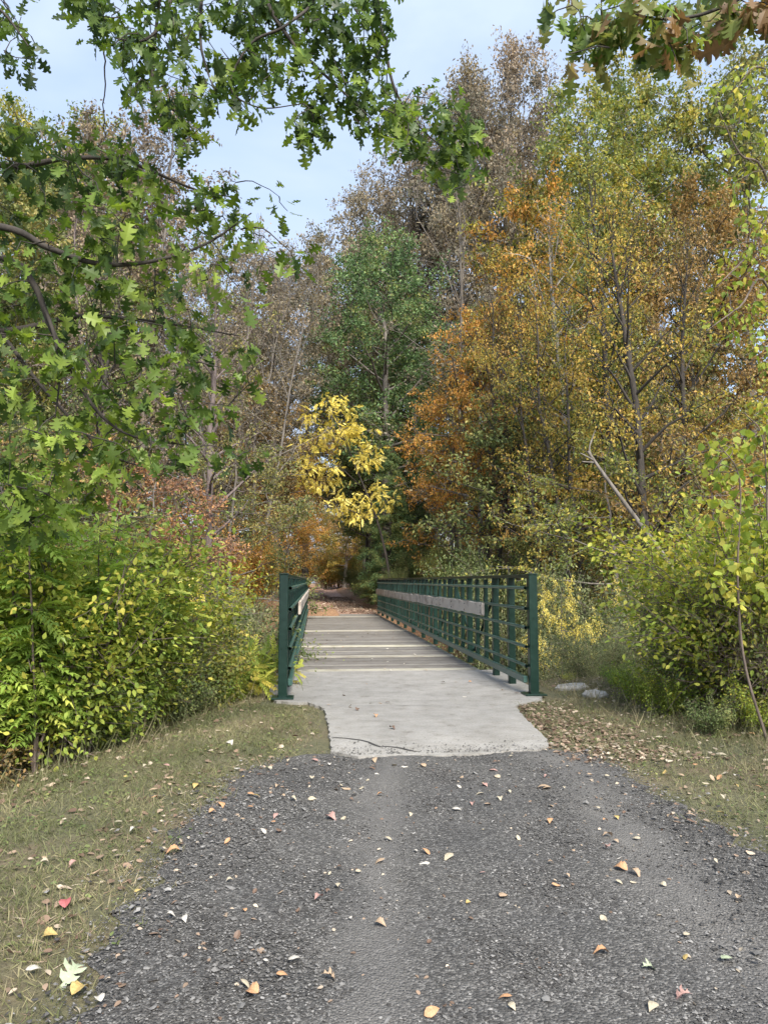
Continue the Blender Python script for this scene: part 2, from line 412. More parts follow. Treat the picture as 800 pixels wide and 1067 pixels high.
# ================================================================== WORLD, SUN, CAMERA
W = bpy.data.worlds.new('World'); SC.world = W; W.use_nodes = True
t = W.node_tree; t.nodes.clear()
SUN_EL, SUN_AZ = R(43), R(166)       # azimuth clockwise from +Y: behind the camera, to the left
sky = _node(t, 'ShaderNodeTexSky', sky_type='NISHITA', sun_disc=False, sun_elevation=SUN_EL, sun_rotation=SUN_AZ, air_density=1.0, dust_density=1.2, ozone_density=2.2)
tc = _node(t, 'ShaderNodeTexCoord'); mp = _node(t, 'ShaderNodeMapping'); mp.inputs['Scale'].default_value = (1, 1, 2.2); mp.inputs['Location'].default_value = (.3, .1, .4)
t.links.new(tc.outputs['Generated'], mp.inputs[0])
nz = _node(t, 'ShaderNodeTexNoise', i_Scale=2.1, i_Detail=5.0, i_Roughness=.55, i_Distortion=.4); t.links.new(mp.outputs[0], nz.inputs['Vector'])
cr = ramp(t, [(.36, (.50, .50, .50)), (.62, (.97, .97, .97))]); t.links.new(nz.outputs[0], cr.inputs[0])
mx = mixc(t, cr.outputs[0], sky.outputs[0], (2.25, 2.7, 3.5))
bg = _node(t, 'ShaderNodeBackground', i_Strength=.11); t.links.new(mx, bg.inputs[0])
wo = _node(t, 'ShaderNodeOutputWorld'); t.links.new(bg.outputs[0], wo.inputs[0])

sl = bpy.data.lights.new('sun', 'SUN'); sl.energy = 3.0; sl.angle = R(22); sl.color = (1, .95, .87)
so = bpy.data.objects.new('sun', sl); COL.objects.link(so)
sd = Vector((math.sin(SUN_AZ)*math.cos(SUN_EL), math.cos(SUN_AZ)*math.cos(SUN_EL), math.sin(SUN_EL)))
so.rotation_euler = sd.to_track_quat('Z', 'Y').to_euler(); so.location = (-10, -10, 30)

cd = bpy.data.cameras.new('camera'); cd.sensor_fit = 'VERTICAL'; cd.sensor_height = 36; cd.lens = F/1067*36; cd.clip_end = 1000; cd.clip_start = .05
co = bpy.data.objects.new('camera', cd); COL.objects.link(co); co.location = CAM
co.rotation_euler = Matrix((rgt, upv, -fwd)).transposed().to_euler(); SC.camera = co
SC.view_settings.view_transform = 'Standard'; SC.view_settings.look = 'None'; SC.view_settings.exposure = 1.62; SC.view_settings.gamma = 1
SC.cycles.max_bounces = 7; SC.cycles.diffuse_bounces = 4; SC.cycles.transmission_bounces = 4; SC.cycles.glossy_bounces = 2
SC.cycles.use_adaptive_sampling = True; SC.cycles.adaptive_threshold = .02

# ================================================================== GROUND
def axis(lo, hi, fine_lo, fine_hi, step, g=1.13):
    a = list(np.arange(fine_lo, fine_hi+1e-6, step)); s = step
    while a[-1] < hi: s = min(s*g, 8); a.append(a[-1]+s)
    s = step
    while a[0] > lo: s = min(s*g, 8); a.insert(0, a[0]-s)
    return np.array(a)
gx, gy = axis(-190, 190, -6, 8, .2), axis(-60, 330, -1, 36, .25)
GX, GY = np.meshgrid(gx, gy); GZ = ground_z(GX, GY)
V = np.stack([GX, GY, GZ], -1).reshape(-1, 3); nx, ny = len(gx), len(gy)
ii = (np.arange(ny-1)[:, None]*nx+np.arange(nx-1)[None, :]).ravel()
me = mesh_np('ground', V, [np.stack([ii, ii+1, ii+nx+1, ii+nx], -1)], smooth=True)
m, t, N = nt('forest_floor')
tc = N('ShaderNodeTexCoord')
n1 = N('ShaderNodeTexNoise', i_Scale=.9, i_Detail=8.0, i_Roughness=.65); t.links.new(tc.outputs['Object'], n1.inputs['Vector'])
n2 = N('ShaderNodeTexNoise', i_Scale=28.0, i_Detail=6.0, i_Roughness=.75); t.links.new(tc.outputs['Object'], n2.inputs['Vector'])
v1 = N('ShaderNodeTexVoronoi', i_Scale=34.0); t.links.new(tc.outputs['Object'], v1.inputs['Vector'])
r1 = ramp(t, [(.30, G(.075,.082,.042)), (.5, G(.11,.105,.058)), (.68, G(.15,.115,.075))]); t.links.new(n1.outputs[0], r1.inputs[0])
r2 = ramp(t, [(.3, G(.45,.42,.4)), (.7, G(1.5,1.45,1.35))]); t.links.new(n2.outputs[0], r2.inputs[0])
g1 = mixc(t, 1.0, r1.outputs[0], r2.outputs[0], 'MULTIPLY')
r3 = ramp(t, [(.0, G(.12,.055,.03)), (.5, G(.24,.12,.065)), (.9, G(.34,.2,.11))]); t.links.new(v1.outputs['Color'], r3.inputs[0])
sx = N('ShaderNodeSeparateXYZ'); t.links.new(tc.outputs['Object'], sx.inputs[0])
far_f = mathn(t, 'MULTIPLY_ADD', sx.outputs[1], .1, -.9); far_f = mathn(t, 'MAXIMUM', mathn(t, 'MINIMUM', far_f, .75), .0)
g2 = mixc(t, far_f, g1, r3.outputs[0])
bs = N('ShaderNodeBsdfPrincipled', i_Roughness=.95); t.links.new(g2, bs.inputs['Base Color'])
bp = N('ShaderNodeBump', i_Strength=.7, i_Distance=.03); t.links.new(n2.outputs[0], bp.inputs['Height']); t.links.new(bp.outputs[0], bs.inputs['Normal'])
o = N('ShaderNodeOutputMaterial'); t.links.new(bs.outputs[0], o.inputs[0])
tag(link('ground', me, m), 'grassy verges and brown forest floor falling to the creek', kind='structure')

# path edges measured from the photo, as x over y
LE = np.array([gnd(x, y)[:2] for x, y in ((60, 1067), (112, 1000), (135, 950), (165, 900), (205, 850), (240, 815), (290, 792), (330, 783))])
RE = np.array([gnd(x, y)[:2] for x, y in ((905, 975), (850, 925), (800, 888), (745, 862), (700, 840), (665, 812), (620, 790), (575, 778))])
LE = LE[np.argsort(LE[:, 1])]; RE = RE[np.argsort(RE[:, 1])]
def lx(y): return np.interp(y, LE[:, 1], LE[:, 0])
def rx(y): return np.interp(y, RE[:, 1], RE[:, 0])
ys = np.arange(-8, 6.15, .04)
def wob(y, p): return .05*np.sin(y*5.1+p)+.035*np.sin(y*13.7+p*2)+.02*np.sin(y*31+p)
L = lx(ys)+wob(ys, 1); Rr = rx(ys)+wob(ys, 4)
rows = np.linspace(0, 1, 40)
PX = L[:, None]*(1-rows)+Rr[:, None]*rows; PY = np.repeat(ys[:, None], 40, 1)
PZ = .009+.006*np.sin(PX*7+PY*2)*np.sin(PY*5)+.010*np.sin(math.pi*rows)[None, :]
PZ[:, 0] = PZ[:, -1] = .004
ii = (np.arange(len(ys)-1)[:, None]*40+np.arange(39)[None, :]).ravel()
me = mesh_np('path', np.stack([PX, PY, PZ], -1).reshape(-1, 3), [np.stack([ii, ii+1, ii+41, ii+40], -1)], smooth=True)
m, t, N = nt('grey_gravel')
tc = N('ShaderNodeTexCoord')
v1 = N('ShaderNodeTexVoronoi', i_Scale=95.0); v2 = N('ShaderNodeTexVoronoi', i_Scale=42.0)
n1 = N('ShaderNodeTexNoise', i_Scale=190.0, i_Detail=4.0, i_Roughness=.7); n2 = N('ShaderNodeTexNoise', i_Scale=1.6, i_Detail=5.0)
for n in (v1, v2, n1, n2): t.links.new(tc.outputs['Object'], n.inputs['Vector'])
sp = N('ShaderNodeSeparateColor'); t.links.new(v1.outputs['Color'], sp.inputs[0])
r1 = ramp(t, [(.0, G(.037,.035,.033)), (.55, G(.081,.078,.074)), (.85, G(.128,.123,.116)), (1, G(.2,.194,.184))]); t.links.new(sp.outputs[0], r1.inputs[0])
r2 = ramp(t, [(.25, G(.55,.55,.55)), (.75, G(1.35,1.35,1.35))]); t.links.new(n1.outputs[0], r2.inputs[0])
c = mixc(t, 1.0, r1.outputs[0], r2.outputs[0], 'MULTIPLY')
# compacted wheel tracks: finer, slightly paler dust
sx = N('ShaderNodeSeparateXYZ'); t.links.new(tc.outputs['Object'], sx.inputs[0])
nn = mathn(t, 'MULTIPLY_ADD', n2.outputs[0], .5, -.25)
def track(x0, sl_, w):
    d = mathn(t, 'ABSOLUTE', mathn(t, 'ADD', mathn(t, 'SUBTRACT', sx.outputs[0], mathn(t, 'MULTIPLY_ADD', sx.outputs[1], sl_, x0)), nn))
    return mathn(t, 'MAXIMUM', mathn(t, 'SUBTRACT', 1.0, mathn(t, 'DIVIDE', d, w)), 0.0)
a0, a1 = gnd(385, 1060), gnd(402, 830)
b0, b1 = gnd(760, 980), gnd(600, 810)
ta = track(a0[0]-a0[1]*(a1[0]-a0[0])/(a1[1]-a0[1]), (a1[0]-a0[0])/(a1[1]-a0[1]), .22)
tb_ = track(b0[0]-b0[1]*(b1[0]-b0[0])/(b1[1]-b0[1]), (b1[0]-b0[0])/(b1[1]-b0[1]), .30)
tf = mathn(t, 'MULTIPLY', mathn(t, 'MAXIMUM', ta, tb_), .62)
c = mixc(t, tf, c, G(.15,.143,.135))
rb = ramp(t, [(.3, G(.82,.82,.82)), (.7, G(1.12,1.1,1.06))]); t.links.new(n2.outputs[0], rb.inputs[0])
c = mixc(t, 1.0, c, rb.outputs[0], 'MULTIPLY')
bs = N('ShaderNodeBsdfPrincipled', i_Roughness=.85); t.links.new(c, bs.inputs['Base Color'])
bp = N('ShaderNodeBump', i_Strength=.8, i_Distance=.012); t.links.new(v1.outputs['Distance'], bp.inputs['Height']); bp.invert = True
bp2 = N('ShaderNodeBump', i_Strength=.5, i_Distance=.006); t.links.new(n1.outputs[0], bp2.inputs['Height']); t.links.new(bp.outputs[0], bp2.inputs['Normal'])
t.links.new(bp2.outputs[0], bs.inputs['Normal'])
o = N('ShaderNodeOutputMaterial'); t.links.new(bs.outputs[0], o.inputs[0])
tag(link('path', me, m), 'dark grey gravel path leading up to the footbridge', kind='structure')

# the trail beyond the bridge, covered in fallen leaves
ys2 = np.concatenate([np.arange(30.9, 60, .5), np.arange(60, 300, 4)])
cxt = 1.02+.0*ys2+np.where(ys2 > 70, (ys2-70)**2*.0004, 0); hw = 1.45+.12*np.sin(ys2*.8)
cols_ = np.linspace(-1, 1, 9)
PX = cxt[:, None]+hw[:, None]*cols_; PY = np.repeat(ys2[:, None], 9, 1); PZ = ground_z(PX, PY)
PZ = np.maximum(PZ, ground_z(PX+.15, PY))+.02
ii = (np.arange(len(ys2)-1)[:, None]*9+np.arange(8)[None, :]).ravel()
me = mesh_np('trail', np.stack([PX, PY, PZ], -1).reshape(-1, 3), [np.stack([ii, ii+1, ii+10, ii+9], -1)], smooth=True)
m, t, N = nt('leaf_covered_trail')
tc = N('ShaderNodeTexCoord'); v1 = N('ShaderNodeTexVoronoi', i_Scale=11.0); n2 = N('ShaderNodeTexNoise', i_Scale=.7, i_Detail=5.0)
for n in (v1, n2): t.links.new(tc.outputs['Object'], n.inputs['Vector'])
sp = N('ShaderNodeSeparateColor'); t.links.new(v1.outputs['Color'], sp.inputs[0])
r1 = ramp(t, [(0, G(.18,.10,.075)), (.5, G(.32,.19,.14)), (.85, G(.42,.27,.2)), (1, G(.52,.40,.3))]); t.links.new(sp.outputs[0], r1.inputs[0])
r2 = ramp(t, [(.35, G(.75,.72,.7)), (.65, G(1.15,1.15,1.15))]); t.links.new(n2.outputs[0], r2.inputs[0])
c = mixc(t, 1.0, r1.outputs[0], r2.outputs[0], 'MULTIPLY')
bs = N('ShaderNodeBsdfPrincipled', i_Roughness=.9); t.links.new(c, bs.inputs['Base Color'])
o = N('ShaderNodeOutputMaterial'); t.links.new(bs.outputs[0], o.inputs[0])
tag(link('trail_path', me, m), 'leaf covered reddish brown trail beyond the footbridge', kind='structure')

# creek
m, t, N = nt('creek_water')
bs = N('ShaderNodeBsdfPrincipled', i_Roughness=.08); bs.inputs['Base Color'].default_value = (.03, .035, .025, 1)
tc = N('ShaderNodeTexCoord'); nz = N('ShaderNodeTexNoise', i_Scale=3.0); t.links.new(tc.outputs['Object'], nz.inputs['Vector'])
bp = N('ShaderNodeBump', i_Strength=.3, i_Distance=.02); t.links.new(nz.outputs[0], bp.inputs['Height']); t.links.new(bp.outputs[0], bs.inputs['Normal'])
o = N('ShaderNodeOutputMaterial'); t.links.new(bs.outputs[0], o.inputs[0])
V = np.array([(-60, 14, -2.28), (60, 14, -2.28), (60, 26, -2.28), (-60, 26, -2.28)])
tag(link('creek_water', mesh_np('creek', V, [np.array([[0, 1, 2, 3]])]), m), 'dark still creek water under the footbridge', kind='structure')

# ================================================================== CONCRETE APPROACH SLAB
def prism(name, poly, z0, z1, sub=None):
    n = len(poly); V = [(x, y, z0) for x, y in poly]+[(x, y, z1) for x, y in poly]
    q = np.array([(i, (i+1) % n, n+(i+1) % n, n+i) for i in range(n)])
    return mesh_np(name, np.array(V), [q, np.array([list(range(n, 2*n))]), np.array([list(range(n-1, -1, -1))])])
e = []
for px, py in ((344, 783), (344, 770), (341, 752), (338, 738), (322, 732), (300, 731), (287, 730)): e.append(gnd(px, py, .03)[:2])
e += [(-.56, 9.2), (-.56, 11.38), (2.80, 11.38), (2.80, 9.2)]
for px, py in ((564, 729), (552, 731), (537, 735), (541, 742), (556, 757), (568, 768), (571, 776), (560, 781), (530, 782), (495, 785), (455, 787), (415, 786), (375, 788)): e.append(gnd(px, py, .03)[:2])
poly = []
for i in range(len(e)):
    a, b = np.array(e[i]), np.array(e[(i+1) % len(e)])
    n = max(1, int(np.linalg.norm(b-a)/.06))
    for k in range(n):
        p = a+(b-a)*k/n
        if p[1] < 8.9: p = p+np.array([rnd.gauss(0, .008), rnd.gauss(0, .010)])
        poly.append(tuple(p))
poly = poly[::-1]
area = sum(poly[i][0]*poly[(i+1) % len(poly)][1]-poly[(i+1) % len(poly)][0]*poly[i][1] for i in range(len(poly)))
if area < 0: poly = poly[::-1]
m, t, N = nt('weathered_concrete')
tc = N('ShaderNodeTexCoord'); n1 = N('ShaderNodeTexNoise', i_Scale=2.2, i_Detail=9.0, i_Roughness=.7); n2 = N('ShaderNodeTexNoise', i_Scale=60.0, i_Detail=6.0, i_Roughness=.8)
mpn = N('ShaderNodeMapping'); mpn.inputs['Scale'].default_value = (1, 24, 1); t.links.new(tc.outputs['Object'], mpn.inputs[0])
n3 = N('ShaderNodeTexNoise', i_Scale=3.0, i_Detail=5.0); t.links.new(mpn.outputs[0], n3.inputs['Vector'])
for n in (n1, n2): t.links.new(tc.outputs['Object'], n.inputs['Vector'])
r1 = ramp(t, [(.3, G(.20,.19,.172)), (.5, G(.27,.258,.238)), (.7, G(.32,.307,.285))]); t.links.new(n1.outputs[0], r1.inputs[0])
r2 = ramp(t, [(.30, G(.5,.5,.5)), (.46, G(.97,.97,.97)), (.8, G(1.2,1.2,1.2))]); t.links.new(n2.outputs[0], r2.inputs[0])
r3 = ramp(t, [(.3, G(.88,.88,.88)), (.7, G(1.08,1.08,1.08))]); t.links.new(n3.outputs[0], r3.inputs[0])
c = mixc(t, 1.0, mixc(t, 1.0, r1.outputs[0], r2.outputs[0], 'MULTIPLY'), r3.outputs[0], 'MULTIPLY')
n4 = N('ShaderNodeTexNoise', i_Scale=7.0, i_Detail=8.0, i_Roughness=.75); t.links.new(tc.outputs['Object'], n4.inputs['Vector'])
r4 = ramp(t, [(.30, G(.58,.54,.49)), (.44, G(.95,.94,.92)), (.7, G(1.06,1.06,1.06))]); t.links.new(n4.outputs[0], r4.inputs[0]); c = mixc(t, 1.0, c, r4.outputs[0], 'MULTIPLY')
bs = N('ShaderNodeBsdfPrincipled', i_Roughness=.85); t.links.new(c, bs.inputs['Base Color'])
bp = N('ShaderNodeBump', i_Strength=.5, i_Distance=.006); t.links.new(n2.outputs[0], bp.inputs['Height']); t.links.new(bp.outputs[0], bs.inputs['Normal'])
o = N('ShaderNodeOutputMaterial'); t.links.new(bs.outputs[0], o.inputs[0]); M['concrete'] = m
slab = tag(link('concrete_slab', prism('concrete_slab', poly, -.12, .03), m), 'pale cracked concrete approach slab between gravel and footbridge', kind='structure')
def flat_mat(name, c, rough=.8):
    m, t, N = nt(name); bs = N('ShaderNodeBsdfPrincipled', i_Roughness=rough)
    tc = N('ShaderNodeTexCoord'); nz = N('ShaderNodeTexNoise', i_Scale=9.0, i_Detail=5.0, i_Roughness=.7); t.links.new(tc.outputs['Object'], nz.inputs['Vector'])
    rp = ramp(t, [(.3, tuple(x*.72 for x in c)), (.7, tuple(min(1, x*1.25) for x in c))]); t.links.new(nz.outputs[0], rp.inputs[0]); t.links.new(rp.outputs[0], bs.inputs['Base Color'])
    o = N('ShaderNodeOutputMaterial'); t.links.new(bs.outputs[0], o.inputs[0]); return m
def ribbon(pts, w, z):
    pts = [gnd(px, py, z) for px, py in pts]; V = []
    for i, p in enumerate(pts):
        d = (pts[min(i+1, len(pts)-1)]-pts[max(i-1, 0)])[:2]; d /= np.linalg.norm(d); nrm = np.array([-d[1], d[0]]); ww = w*rnd.uniform(.5, 1.3)*(0.3 if i in (0, len(pts)-1) else 1)
        V += [(p[0]+nrm[0]*ww, p[1]+nrm[1]*ww, z), (p[0]-nrm[0]*ww, p[1]-nrm[1]*ww, z)]
    n = len(pts); return mesh_np('crack', np.array(V), [np.array([(2*i, 2*i+1, 2*i+3, 2*i+2) for i in range(n-1)])])
link('crack', ribbon([(345, 768), (352, 768.5), (360, 769), (368, 770), (376, 771), (384, 773), (389, 775.5), (396, 778), (402, 777.5), (408, 778), (416, 779), (424, 781), (431, 782.5), (438, 783)], .012, .034), flat_mat('crack_dark', G(.035,.033,.03)), slab)
link('joint', ribbon([(330, 735), (370, 735.5), (420, 735), (470, 735.3), (537, 735)], .006, .034), flat_mat('joint_grey', G(.2,.195,.185)), slab)

# ================================================================== FOOTBRIDGE
m, t, N = nt('green_painted_steel')
tc = N('ShaderNodeTexCoord'); n1 = N('ShaderNodeTexNoise', i_Scale=14.0, i_Detail=6.0, i_Roughness=.7); t.links.new(tc.outputs['Object'], n1.inputs['Vector'])
r1 = ramp(t, [(.3, G(.004,.018,.0125)), (.6, G(.0055,.026,.018)), (.78, G(.018,.040,.030))]); t.links.new(n1.outputs[0], r1.inputs[0])
bs = N('ShaderNodeBsdfPrincipled'); t.links.new(r1.outputs[0], bs.inputs['Base Color'])
rr = ramp(t, [(.3, G(.25,.25,.25)), (.7, G(.42,.42,.42))]); t.links.new(n1.outputs[0], rr.inputs[0]); t.links.new(rr.outputs[0], bs.inputs['Roughness'])
o = N('ShaderNodeOutputMaterial'); t.links.new(bs.outputs[0], o.inputs[0]); M['steel'] = m
m2 = m.copy(); m2.name = 'highlight_green_rails'; M['railsteel'] = m2  # lighter copy of the green paint: sky highlights on the rails put into the colour
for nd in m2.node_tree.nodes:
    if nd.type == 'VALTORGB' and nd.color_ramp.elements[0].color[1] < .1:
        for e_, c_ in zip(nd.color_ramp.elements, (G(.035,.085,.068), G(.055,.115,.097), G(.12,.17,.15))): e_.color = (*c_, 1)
def wood_mat(name, stops, axis_scale, blot=(.72, .68, .62)):
    m, t, N = nt(name)
    at_ = N('ShaderNodeAttribute', attribute_name='vary'); sep = N('ShaderNodeSeparateColor'); t.links.new(at_.outputs['Color'], sep.inputs[0])
    tc = N('ShaderNodeTexCoord'); mp = N('ShaderNodeMapping'); mp.inputs['Scale'].default_value = axis_scale; t.links.new(tc.outputs['Object'], mp.inputs[0])
    n1 = N('ShaderNodeTexNoise', i_Scale=2.0, i_Detail=7.0, i_Roughness=.7); t.links.new(mp.outputs[0], n1.inputs['Vector'])
    f = mathn(t, 'MULTIPLY_ADD', n1.outputs[0], .45, mathn(t, 'MULTIPLY', sep.outputs[0], .8)); f = mathn(t, 'SUBTRACT', f, .12)
    rp = ramp(t, stops); t.links.new(f, rp.inputs[0])
    n5 = N('ShaderNodeTexNoise', i_Scale=2.3, i_Detail=6.0, i_Roughness=.75); t.links.new(tc.outputs['Object'], n5.inputs['Vector'])
    r5 = ramp(t, [(.36, blot), (.50, G(1, 1, 1)), (.7, G(1.1, 1.08, 1.06))]); t.links.new(n5.outputs[0], r5.inputs[0])
    cc = mixc(t, 1.0, rp.outputs[0], r5.outputs[0], 'MULTIPLY')
    bs = N('ShaderNodeBsdfPrincipled', i_Roughness=.8); t.links.new(cc, bs.inputs['Base Color'])
    bp = N('ShaderNodeBump', i_Strength=.5, i_Distance=.004); t.links.new(n1.outputs[0], bp.inputs['Height']); t.links.new(bp.outputs[0], bs.inputs['Normal'])
    o = N('ShaderNodeOutputMaterial'); t.links.new(bs.outputs[0], o.inputs[0]); return m
M['deckwood'] = wood_mat('weathered_deck_wood', [(0, G(.085,.075,.062)), (.45, G(.16,.147,.13)), (.7, G(.215,.20,.178)), (.85, G(.34,.315,.25)), (1, G(.50,.48,.37))], (2, 30, 8))
M['railwood'] = wood_mat('bleached_rail_wood', [(0, G(.20,.145,.10)), (.35, G(.34,.28,.225)), (.6, G(.46,.40,.34)), (1, G(.56,.51,.44))], (10, 1.4, 12), (.40, .33, .30))

bridge = empty('footbridge', (0, 0, 0))
tag(bridge, 'long narrow footbridge with grey plank deck and dark green steel railings', 'footbridge')
XL, XR, Y0, Y1 = -.37, 2.63, 8.87, 30.8
tb = Tubes(); y = 11.39
lights_ = [(11.39, 11.72, .93), (12.3, 12.42, .72), (13.55, 13.75, .86), (14.6, 14.72, .78), (16.9, 17.0, .74), (15.55, 15.9, 1.0), (18.0, 18.15, .68), (20.3, 20.7, .90), (24.2, 24.4, .66), (28.2, 28.7, .86), (30.4, 30.8, .75)]
while y < Y1:
    w = .14; a = rnd.uniform(.12, .58)+(.10*math.sin(y*1.3))
    for l0, l1, v in lights_:
        if l0-.07 <= y <= l1-.06: a = v
    ex = rnd.uniform(-.01, .01)
    zz = .02+rnd.uniform(-.003, .003)+(.012 if a > .8 else 0)
    tb.box(((XL+XR)/2+ex, y+w/2-.004, zz-.02), ((XR-XL)/2-.10, w/2-.004, .02), a=a)
    y += w
link('deck', tb.mesh('deck', False), M['deckwood'], bridge)
tb = Tubes()
for x in (XL+.0, XR-.0): tb.box((x, (11.4+Y1)/2, -.19), (.075, (Y1-11.4)/2, .13))
for x in (.4, 1.13, 1.9): tb.box((x, (11.4+Y1)/2, -.16), (.05, (Y1-11.4)/2-.02, .09))
y = 12.57
while y < 30.5: tb.box((1.13, y, -.17), (1.40, .05, .075)); y += 1.83
link('floor_frame', tb.mesh('floor_frame', False), M['steel'], bridge)
mains = [10.74+1.83*i for i in range(11)]; minors = []
for a_ in mains: minors += [a_+.61, a_+1.22]
minors = [v for v in minors if v < Y1-.2]
def boxmesh(name, c, h, bevel=.006, M_=None):
    x, y, z = h; b = min(bevel, min(h)*.4); V = []
    for sx in (-1, 1):
        for sy in (-1, 1):
            for sz in (-1, 1): V += [(sx*(x-b), sy*(y-b), sz*z), (sx*(x-b), sy*y, sz*(z-b)), (sx*x, sy*(y-b), sz*(z-b))]
    import bmesh
    bm = bmesh.new(); [bm.verts.new(v) for v in V]; bmesh.ops.convex_hull(bm, input=bm.verts); bmesh.ops.dissolve_limit(bm, angle_limit=.01, verts=bm.verts, edges=bm.edges)
    bm.transform(Matrix.Translation(c) @ (M_ or Matrix.Identity(4)))
    me = bpy.data.meshes.new(name); bm.to_mesh(me); bm.free(); return me
post_me = boxmesh('post', (0, 0, .72), (.045, .045, .72)); minor_me = boxmesh('post', (0, 0, .79), (.03, .04, .63))
end_me = boxmesh('end_post', (0, 0, .75), (.053, .053, .72)); plate_me = boxmesh('base_plate', (0, 0, .040), (.13, .12, .009)); capm = boxmesh('cap', (0, 0, 1.478), (.058, .058, .008))
for side, X0, sg in (('left', XL, 1), ('right', XR, -1)):
    tb = Tubes()
    xr = X0+sg*.075
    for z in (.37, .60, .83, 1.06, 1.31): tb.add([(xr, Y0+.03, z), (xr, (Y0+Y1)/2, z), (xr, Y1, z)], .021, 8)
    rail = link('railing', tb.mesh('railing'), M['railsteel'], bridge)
    link('top_rail', boxmesh('top_rail', (X0, (Y0+Y1)/2+.06, 1.455), (.04, (Y1-Y0)/2-.02, .022)), M['steel'], rail)
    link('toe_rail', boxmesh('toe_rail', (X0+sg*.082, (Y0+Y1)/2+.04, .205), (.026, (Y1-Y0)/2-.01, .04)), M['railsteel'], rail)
    for y in (Y0, Y1+.05):
        ep = link('end_post', end_me, M['steel'], rail, (X0, y, 0))
    for y in [9.86]: link('post', post_me, M['steel'], rail, (X0, y, 0))
    for y in mains: link('post', post_me, M['steel'], rail, (X0, y, .012))
    for y in minors: link('post', minor_me, M['steel'], rail, (X0, y, 0))
    for i, y in enumerate(mains[:-1]):
        p0, p1 = (.22, 1.42) if i % 2 else (1.42, .22)
        t_ = Tubes(); t_.add([(X0-sg*.075, y+.03, p0), (X0-sg*.075, y+1.80, p1)], .024, 6); link('brace', t_.mesh('brace'), M['steel'], rail)
    link('base_plate', plate_me, M['steel'], rail, (X0, Y0, 0))
    link('post_cap', capm, M['steel'], rail, (X0, Y0, 0))
    # bleached rub boards bolted to the inner face
    y = 11.0 if sg < 0 else 12.0; k = 0
    while y < 30.3:
        L_ = min(rnd.uniform(3.6, 4.9), 30.6-y); dz = rnd.uniform(-.022, .018); tb = Tubes(); a = rnd.uniform(.3, .75)
        nseg = 14; yy = np.linspace(y, y+L_-.02, nseg)
        for q in range(nseg-1):
            pass
        V = []; zt = .965+dz
        for q, v in enumerate(yy):
            hh = .098+rnd.uniform(-.012, .006); xx = xr+sg*(.045+rnd.uniform(0, .003))
            V += [(xx-sg*.02, v, zt-hh), (xx+sg*.02, v, zt-hh+rnd.uniform(0, .006)), (xx+sg*.02, v, zt+hh-rnd.uniform(0, .006)), (xx-sg*.02, v, zt+hh)]
        qs = [(4*i+j, 4*i+(j+1) % 4, 4*i+4+(j+1) % 4, 4*i+4+j) for i in range(nseg-1) for j in range(4)]+[(0, 1, 2, 3), (4*nseg-1, 4*nseg-2, 4*nseg-3, 4*nseg-4)]
        bt = Tubes()
        for v in np.arange(y+.12, y+L_-.1, 1.2):
            for z in (-.05, .05): bt.add([(xr+sg*.064, v, zt+z), (xr+sg*.073, v, zt+z), (xr+sg*.074, v, zt+z)], [.012, .012, .001], 8)
        bv = np.concatenate(bt.V); bq = np.concatenate(bt.Q)+len(V)
        link('rub_board', mesh_np('rub_board', np.vstack([np.array(V), bv]), [np.array(qs), bq], np.full((len(V)+len(bv), 3), a), mat_idx=[0]*len(qs)+[1]*len(bq)), [M['railwood'], M['steel']], rail)
        y += L_
# abutments
tag(link('abutment_wall', boxmesh('abutment', (1.15, 11.1, -1.5), (2.1, .25, 1.36), .02), M['concrete']), 'near concrete abutment wall under the footbridge deck', 'abutment', kind='structure')
tag(link('abutment_wall', boxmesh('abutment', (1.15, 31.05, -1.5), (2.1, .24, 1.38), .02), M['concrete']), 'far concrete abutment wall under the footbridge deck', 'abutment', kind='structure')

# ================================================================== GRAVEL STONES, GRASS, LITTER (stuff)
def stones(n, xlo, xhi, ylo, yhi, dens, size, name):
    base = np.array([(1,0,0),(-1,0,0),(0,1,0),(0,-1,0),(0,0,1),(0,0,-1),(.62,.62,.4),(-.62,.62,.4),(-.62,-.62,.4),(.62,-.62,.4)], float)
    tri = np.array([(0,6,9),(6,2,7),(7,1,8),(8,3,9),(4,6,7),(4,7,8),(4,8,9),(4,9,6),(0,2,6),(2,1,7),(1,3,8),(3,0,9)])
    y = ylo+(yhi-ylo)*rng.random(n)**1.25; x = rng.uniform(xlo, xhi, n)
    k = rng.random(n) < dens(x, y); x, y = x[k], y[k]; n = len(x)
    s = size*rng.lognormal(0, .42, n); s = np.clip(s, size*.4, size*2.6)
    V = base[None]*(1+rng.normal(0, .22, (n, 10, 1)))*np.stack([rng.uniform(.7, 1.3, n), rng.uniform(.6, 1.1, n), rng.uniform(.35, .75, n)], -1)[:, None, :]*s[:, None, None]
    th = rng.uniform(0, 6.28, n); c, sn = np.cos(th)[:, None], np.sin(th)[:, None]
    tl = rng.normal(0, .25, n)[:, None]
    xx = V[:, :, 0]*c-V[:, :, 1]*sn; yy = V[:, :, 0]*sn+V[:, :, 1]*c; zz = V[:, :, 2]+tl*xx
    V = np.stack([xx+x[:, None], yy+y[:, None], zz+.016+s[:, None]*.22], -1).reshape(-1, 3)
    A = np.repeat(np.stack([rng.random(n), rng.random(n), rng.random(n)], 1), 10, 0)
    return mesh_np(name, V, [(tri[None]+(np.arange(n)*10)[:, None, None]).reshape(-1, 3)], A)
def edge_d(x, y): return np.minimum(x-lx(y), rx(y)-x)
